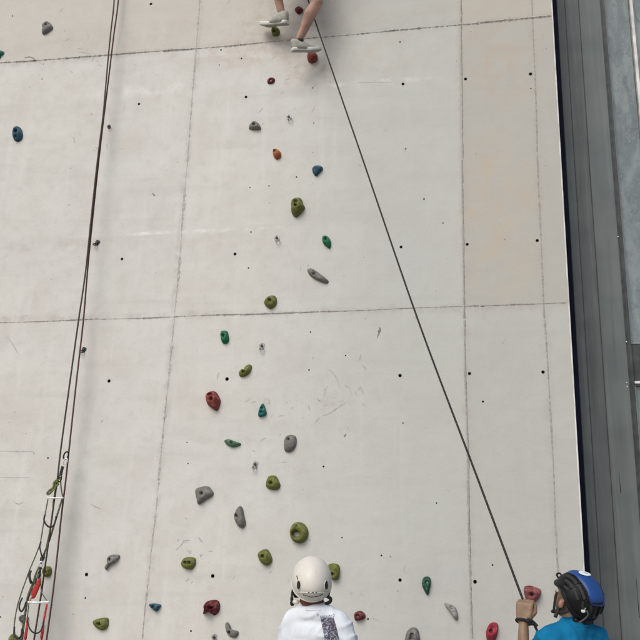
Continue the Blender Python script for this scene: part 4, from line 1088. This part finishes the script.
part('rim_trim', 'helm_white', helm1, lambda b: tube(b, [C1+H1 @ Vector((A1[0]*math.cos(rim1(p_))*math.sin(p_), A1[1]*math.cos(rim1(p_))*math.cos(p_), A1[2]*math.sin(rim1(p_))))*1.012 for p_ in [2*PI*k/60 for k in range(60)]], .0045, 8, closed=True))
def L1(x, y, z): return h1+H1 @ Vector((x, y, z))
for sx in (-1, 1):
    part('chin_strap', 'black', p1, lambda b: tube(b, catmull([L1(.098*sx, -.045, -.005), L1(.098*sx, -.030, -.050), L1(.088*sx, -.005, -.085), L1(.045*sx, .045, -.112), L1(0, .058, -.118)], 6), .0085, 8, flat=(H1 @ Vector((1, 0, 0)), .35)))
    part('chin_strap', 'black', p1, lambda b: tube(b, catmull([L1(.092*sx, .055, .0), L1(.094*sx, .03, -.045), L1(.088*sx, -.005, -.085)], 5), .0075, 8, flat=(H1 @ Vector((1, 0, 0)), .35)))
part('side_strap', 'black', p1, lambda b: tube(b, catmull([P(293.6, 583, 1.99), P(292.6, 590, 1.99), P(291.8, 598, 1.99), P(292.3, 604, 1.99)], 5), [.003]*5+[.006]*5+[.009]*6, 8))
part('strap_buckle', 'black', p1, lambda b: ellipsoid(b, P(292.3, 603, 1.98), (.013, .012, .016)))
part('strap_buckle', 'black', p1, lambda b: tube(b, catmull([P(325.5, 604, 2.03), P(330, 601.8, 2.03), P(330.6, 598.5, 2.03), P(328, 597, 2.03)], 4), .009, 8))
part('ear_pad', 'helm_white', p1, lambda b: ellipsoid(b, P(296, 602, 2.02), (.020, .015, .013)))
part('nape_hair', 'hair1', p1, lambda b: ellipsoid(b, L1(0, -.072, -.070), (.066, .040, .034), H1))

# printed panel on the back of the T-shirt, laid on the cloth
dgx = bpy.context.evaluated_depsgraph_get(); dgx.update()
from mathutils.bvhtree import BVHTree
def bvh_of(o):
    bmx = bmesh.new(); bmx.from_mesh(o.data); bmesh.ops.translate(bmx, verts=bmx.verts, vec=parent_world(o)); t = BVHTree.FromBMesh(bmx); bmx.free(); return t
def on_cloth(bvh, px, py, lift):
    v = (fwd*820.0+rt*(px-320.0)-up*(py-320.0)).normalized(); h = bvh.ray_cast(CAM, v)
    if h[0] is None: return None
    return h[0]-v*lift*1.0+h[1]*lift*(1 if h[1].dot(v) < 0 else -1)
bv1 = bvh_of(tee1)
pm, pnt, pb = nodes('printed_panel'); g = G(pnt); tc = g.N.new('ShaderNodeTexCoord')
n1 = g.noise(tc.outputs['Object'], 52, 4, 0.65, None, 2.0); n2 = g.noise(tc.outputs['Object'], 14, 3)
colp = g.mix(g.smooth(n2, .45, .6), (.34, .36, .42), (.34, .22, .31)); colp = g.mix(g.smooth(n1, .47, .60), (.040, .042, .060), colp)
g.L.new(colp, pb.inputs['Base Color']); pb.inputs['Roughness'].default_value = .9
b = bmesh.new(); rows = []
for j in range(25):
    y = 617.8+(652-617.8)*j/24; k = (y-617.8)/22.2; xl = 320.4+4.6*k-.3*k*k; xr = 333.4+6.8*k-1.2*k*k; row = []
    for i in range(9):
        q = on_cloth(bv1, xl+(xr-xl)*i/8, y, .0018); row.append(b.verts.new(q) if q else None)
    rows.append(row)
for A, B in zip(rows, rows[1:]):
    for i in range(8):
        if A[i] and A[i+1] and B[i] and B[i+1]: b.faces.new((A[i], A[i+1], B[i+1], B[i]))
bmesh.ops.recalc_face_normals(b, faces=b.faces); meshobj('printed_panel', b, pm, tee1)
def cloth_line(bv, pts, r, m, parent, name):
    ps = []
    for a, c_ in zip(pts, pts[1:]):
        for k in range(5):
            q = on_cloth(bv, a[0]+(c_[0]-a[0])*k/5, a[1]+(c_[1]-a[1])*k/5, .0015)
            if q: ps.append(q)
    if len(ps) > 2: bb = bmesh.new(); tube(bb, ps, r, 5); meshobj(name, bb, m, parent)
scr = [[(318.2,616.4),(317.2,615.2),(317.4,614),(319.2,613.8)], [(319.6,615.4),(320.5,616.6),(321.4,615.2)], [(322.2,616.8),(322.6,615.2),(323.3,616.8)], [(324.2,616.8),(324.6,615.3),(325.6,615.8)],
       [(326.3,616.9),(327,615.4),(327.8,616.7)], [(328.5,616.8),(329,615.2),(330,615.4),(330,616.6)], [(330.9,616.6),(331.3,615.2),(332.3,615.6)], [(332.8,617),(334.2,616),(334,614.2),(332.4,614.3)]]
for s_ in scr: cloth_line(bv1, s_, .0011, M['ink_grey'], tee1, 'lettering')
for x0, y0, x1, y1 in ((320.4,617.8,333.4,617.8), (333.4,617.8,339.0,640)): cloth_line(bv1, [(x0,y0),((x0+x1)/2+.3*(x0 != 320.4),(y0+y1)/2),(x1,y1)], .0016, M['ink'], tee1, 'print_border')

# ---- belayer in the blue T-shirt and black and blue helmet, turned left, looking up, left hand on the rope
s2 = 0.950
nk2 = P(571.5, 622, 2.4)
T2 = Matrix.Translation((nk2.x, nk2.y, 0)) @ Matrix.Rotation(rad(34), 4, 'Z') @ Matrix.Diagonal((s2*.86, s2*.95, s2, 1))
H2 = Matrix.Rotation(rad(41), 3, 'Z') @ Matrix.Rotation(rad(32), 3, 'X')
h2 = P(574.3, 599.5, 2.4)
sL = T2 @ Vector((-.160, 0, 1.385)); sR = T2 @ Vector((.160, 0, 1.385))
wr2 = P(523.6, 622.5, 2.03); el2 = P(523.0, 676, 2.10)
e_r = T2 @ Vector((.27, -.05, 1.10)); w_r = T2 @ Vector((.16, .18, 1.0))
hdir = (P(524.8, 603.5, 2.02)-wr2).normalized()
arms2 = [(sL, el2, wr2), (sR, e_r, w_r)]
hands2 = [(hdir, Vector((.25, 1, .05)), Vector((1, -.1, 0)), 1.16, 1.42), ((T2.to_3x3() @ Vector((-.3, .9, -.2))).normalized(), T2.to_3x3() @ Vector((-.4, 0, -1)), T2.to_3x3() @ Vector((-1, .3, .5)), 1.05, 1.2)]
p2, tee2 = build_person('person', 'belayer in a bright blue T-shirt and black and blue helmet holding the taut rope', T2, (nk2.x, nk2.y, 0), h2, H2, arms2, stand_legs(T2, s2),
    M['skin2'], M['tee_blue'], M['shorts'], hands2, .0055)
face_parts(p2, h2, H2, 'hair2'); stand_shoes(p2, T2, s2, 'canvas'); hair_shell(p2, h2, H2, M['hair2'])
def rim2(ph):
    k = 0.5-0.5*math.cos(ph)
    return rad(3-38*k**3.2+13*math.exp(-((k-.45)/.22)**2))
C2 = h2+H2 @ Vector((0, -.012, .026)); A2 = (.105, .122, .108); hf = Helm(C2, H2, *A2)
b = bmesh.new(); shell(b, C2, H2, *A2, rim2, .09, 64, 24, lambda ph, el: .012*math.sin(ph*6)*max(0, math.cos(el*1.8)))
helm2 = meshobj('helmet', b, M['helm_black'], p2)
part('shell_panel', 'helm_blue', helm2, lambda b: hf.patch(b, 48, 158, lambda t: (-24-5*math.sin(rad(t-20)), 24+5*math.sin(rad(t-20))), 1.045))
part('panel_edge', 'helm_blue_edge', helm2, lambda b: hf.line(b, [(140,-26),(153,-24),(161,-17),(162,0),(161,17),(153,24),(140,26)], .0040, 1.045))
part('sticker', 'sticker', helm2, lambda b: hf.disc(b, 84, 0, .034, .023, .0022, 1.052))
for k in range(5):
    part('lettering', 'ink_grey', helm2, lambda b: hf.line(b, [(84+1.5*math.sin(k*2), -10+k*4), (86-1.2*math.cos(k), -8.6+k*4), (83, -7.4+k*4)], .0013, 1.078))
for sx in (-1, 1):
    for t0, t1, ua, ub, rr in ((56,104,34,40,.0115), (64,112,50,54,.0100), (112,152,38,35,.0110), (118,156,54,50,.0095), (70,108,66,66,.0075), (157,186,40,34,.0080), (160,188,18,15,.0070)):
        part('vent', 'hole', helm2, lambda b: hf.line(b, [(t0, ua*sx), ((t0+t1)/2, (ua+ub)/2*sx+1.5*sx), (t1, ub*sx)], rr, .992, .5))
        part('rib', 'helm_black', helm2, lambda b: hf.line(b, [(t0-4, (ua-7)*sx), ((t0+t1)/2, ((ua+ub)/2-8)*sx), (t1+4, (ub-7)*sx)], .0045, 1.012))
    part('headlamp_clip', 'helm_black', helm2, lambda b: tube(b, catmull([hf.pt(28, 22*sx, 1.0), hf.pt(26, 22*sx, 1.10), hf.pt(18, 22*sx, 1.12), hf.pt(14, 22*sx, 1.0)], 5), .0042, 8))
part('rim_trim', 'helm_black', helm2, lambda b: tube(b, [C2+H2 @ Vector((A2[0]*math.cos(rim2(p_))*math.sin(p_), A2[1]*math.cos(rim2(p_))*math.cos(p_), A2[2]*math.sin(rim2(p_))))*1.01 for p_ in [2*PI*k/60 for k in range(60)]], .0050, 8, closed=True))
part('ear_hollow', 'lip', p2, lambda b: ellipsoid(b, h2+H2 @ Vector((-.0885, -.006, -.016)), (.0035, .008, .014), H2, 12))
part('head_cradle', 'helm_black', p2, lambda b: (ellipsoid(b, h2+H2 @ Vector((0, -.082, -.052)), (.058, .030, .024), H2)))
def L2(x, y, z): return h2+H2 @ Vector((x, y, z))
for sx in (-1, 1):
    part('chin_strap', 'black', p2, lambda b: tube(b, catmull([L2(.080*sx, .040, .01), L2(.076*sx, .036, -.035), L2(.068*sx, .030, -.078), L2(.030*sx, .066, -.112), L2(0, .070, -.116)], 6), .0075, 8, flat=(H2 @ Vector((1, 0, 0)), .4)))
    part('chin_strap', 'black', p2, lambda b: tube(b, catmull([L2(.084*sx, -.060, -.02), L2(.083*sx, -.026, -.055), L2(.068*sx, .030, -.078)], 5), .0070, 8, flat=(H2 @ Vector((1, 0, 0)), .4)))
part('strap_tail', 'black', p2, lambda b: tube(b, catmull([P(560, 606, 2.42), P(557.5, 611.5, 2.43), P(555.2, 617, 2.44)], 5), .0085, 8))
part('size_tag', 'off_white', p2, lambda b: ellipsoid(b, P(585.3, 607, 2.52), (.008, .004, .011), Matrix.Rotation(.5, 3, 'Y')))
part('size_tag', 'off_white', p2, lambda b: ellipsoid(b, P(583.3, 611, 2.52), (.010, .004, .009)))
part('cord', 'ink', p2, lambda b: tube(b, catmull([P(586.5, 610, 2.52), P(588, 615, 2.54), P(584, 619.5, 2.56), P(578.5, 623, 2.56)], 5), .004, 6))
# dark strap round the wrist with a loose end
ax_ = (wr2-el2).normalized(); wx = ax_.cross(Vector((0, 1, 0))).normalized(); wy = ax_.cross(wx); wc = wr2+ax_*.004
part('wrist_strap', 'black', p2, lambda b: tube(b, [wc+wx*.037*math.cos(k*PI/12)+wy*.033*math.sin(k*PI/12)+ax_*.006*math.sin(k*PI/12+1) for k in range(24)], .0066, 8, closed=True, flat=(ax_, 1.0)))
part('wrist_strap', 'black', p2, lambda b: tube(b, catmull([P(527, 619, 2.07), P(530.5, 620.5, 2.07), P(533.5, 622.5, 2.06), P(537.3, 626.5, 2.06)], 6), .0085, 8, flat=(Vector((0, 1, 0)), .4)))
part('wrist_strap', 'black', p2, lambda b: tube(b, catmull([P(526.5, 620.5, 2.08), P(531, 624.3, 2.07), P(534.5, 622.6, 2.06)], 5), .0065, 8, flat=(Vector((0, 1, 0)), .4)))
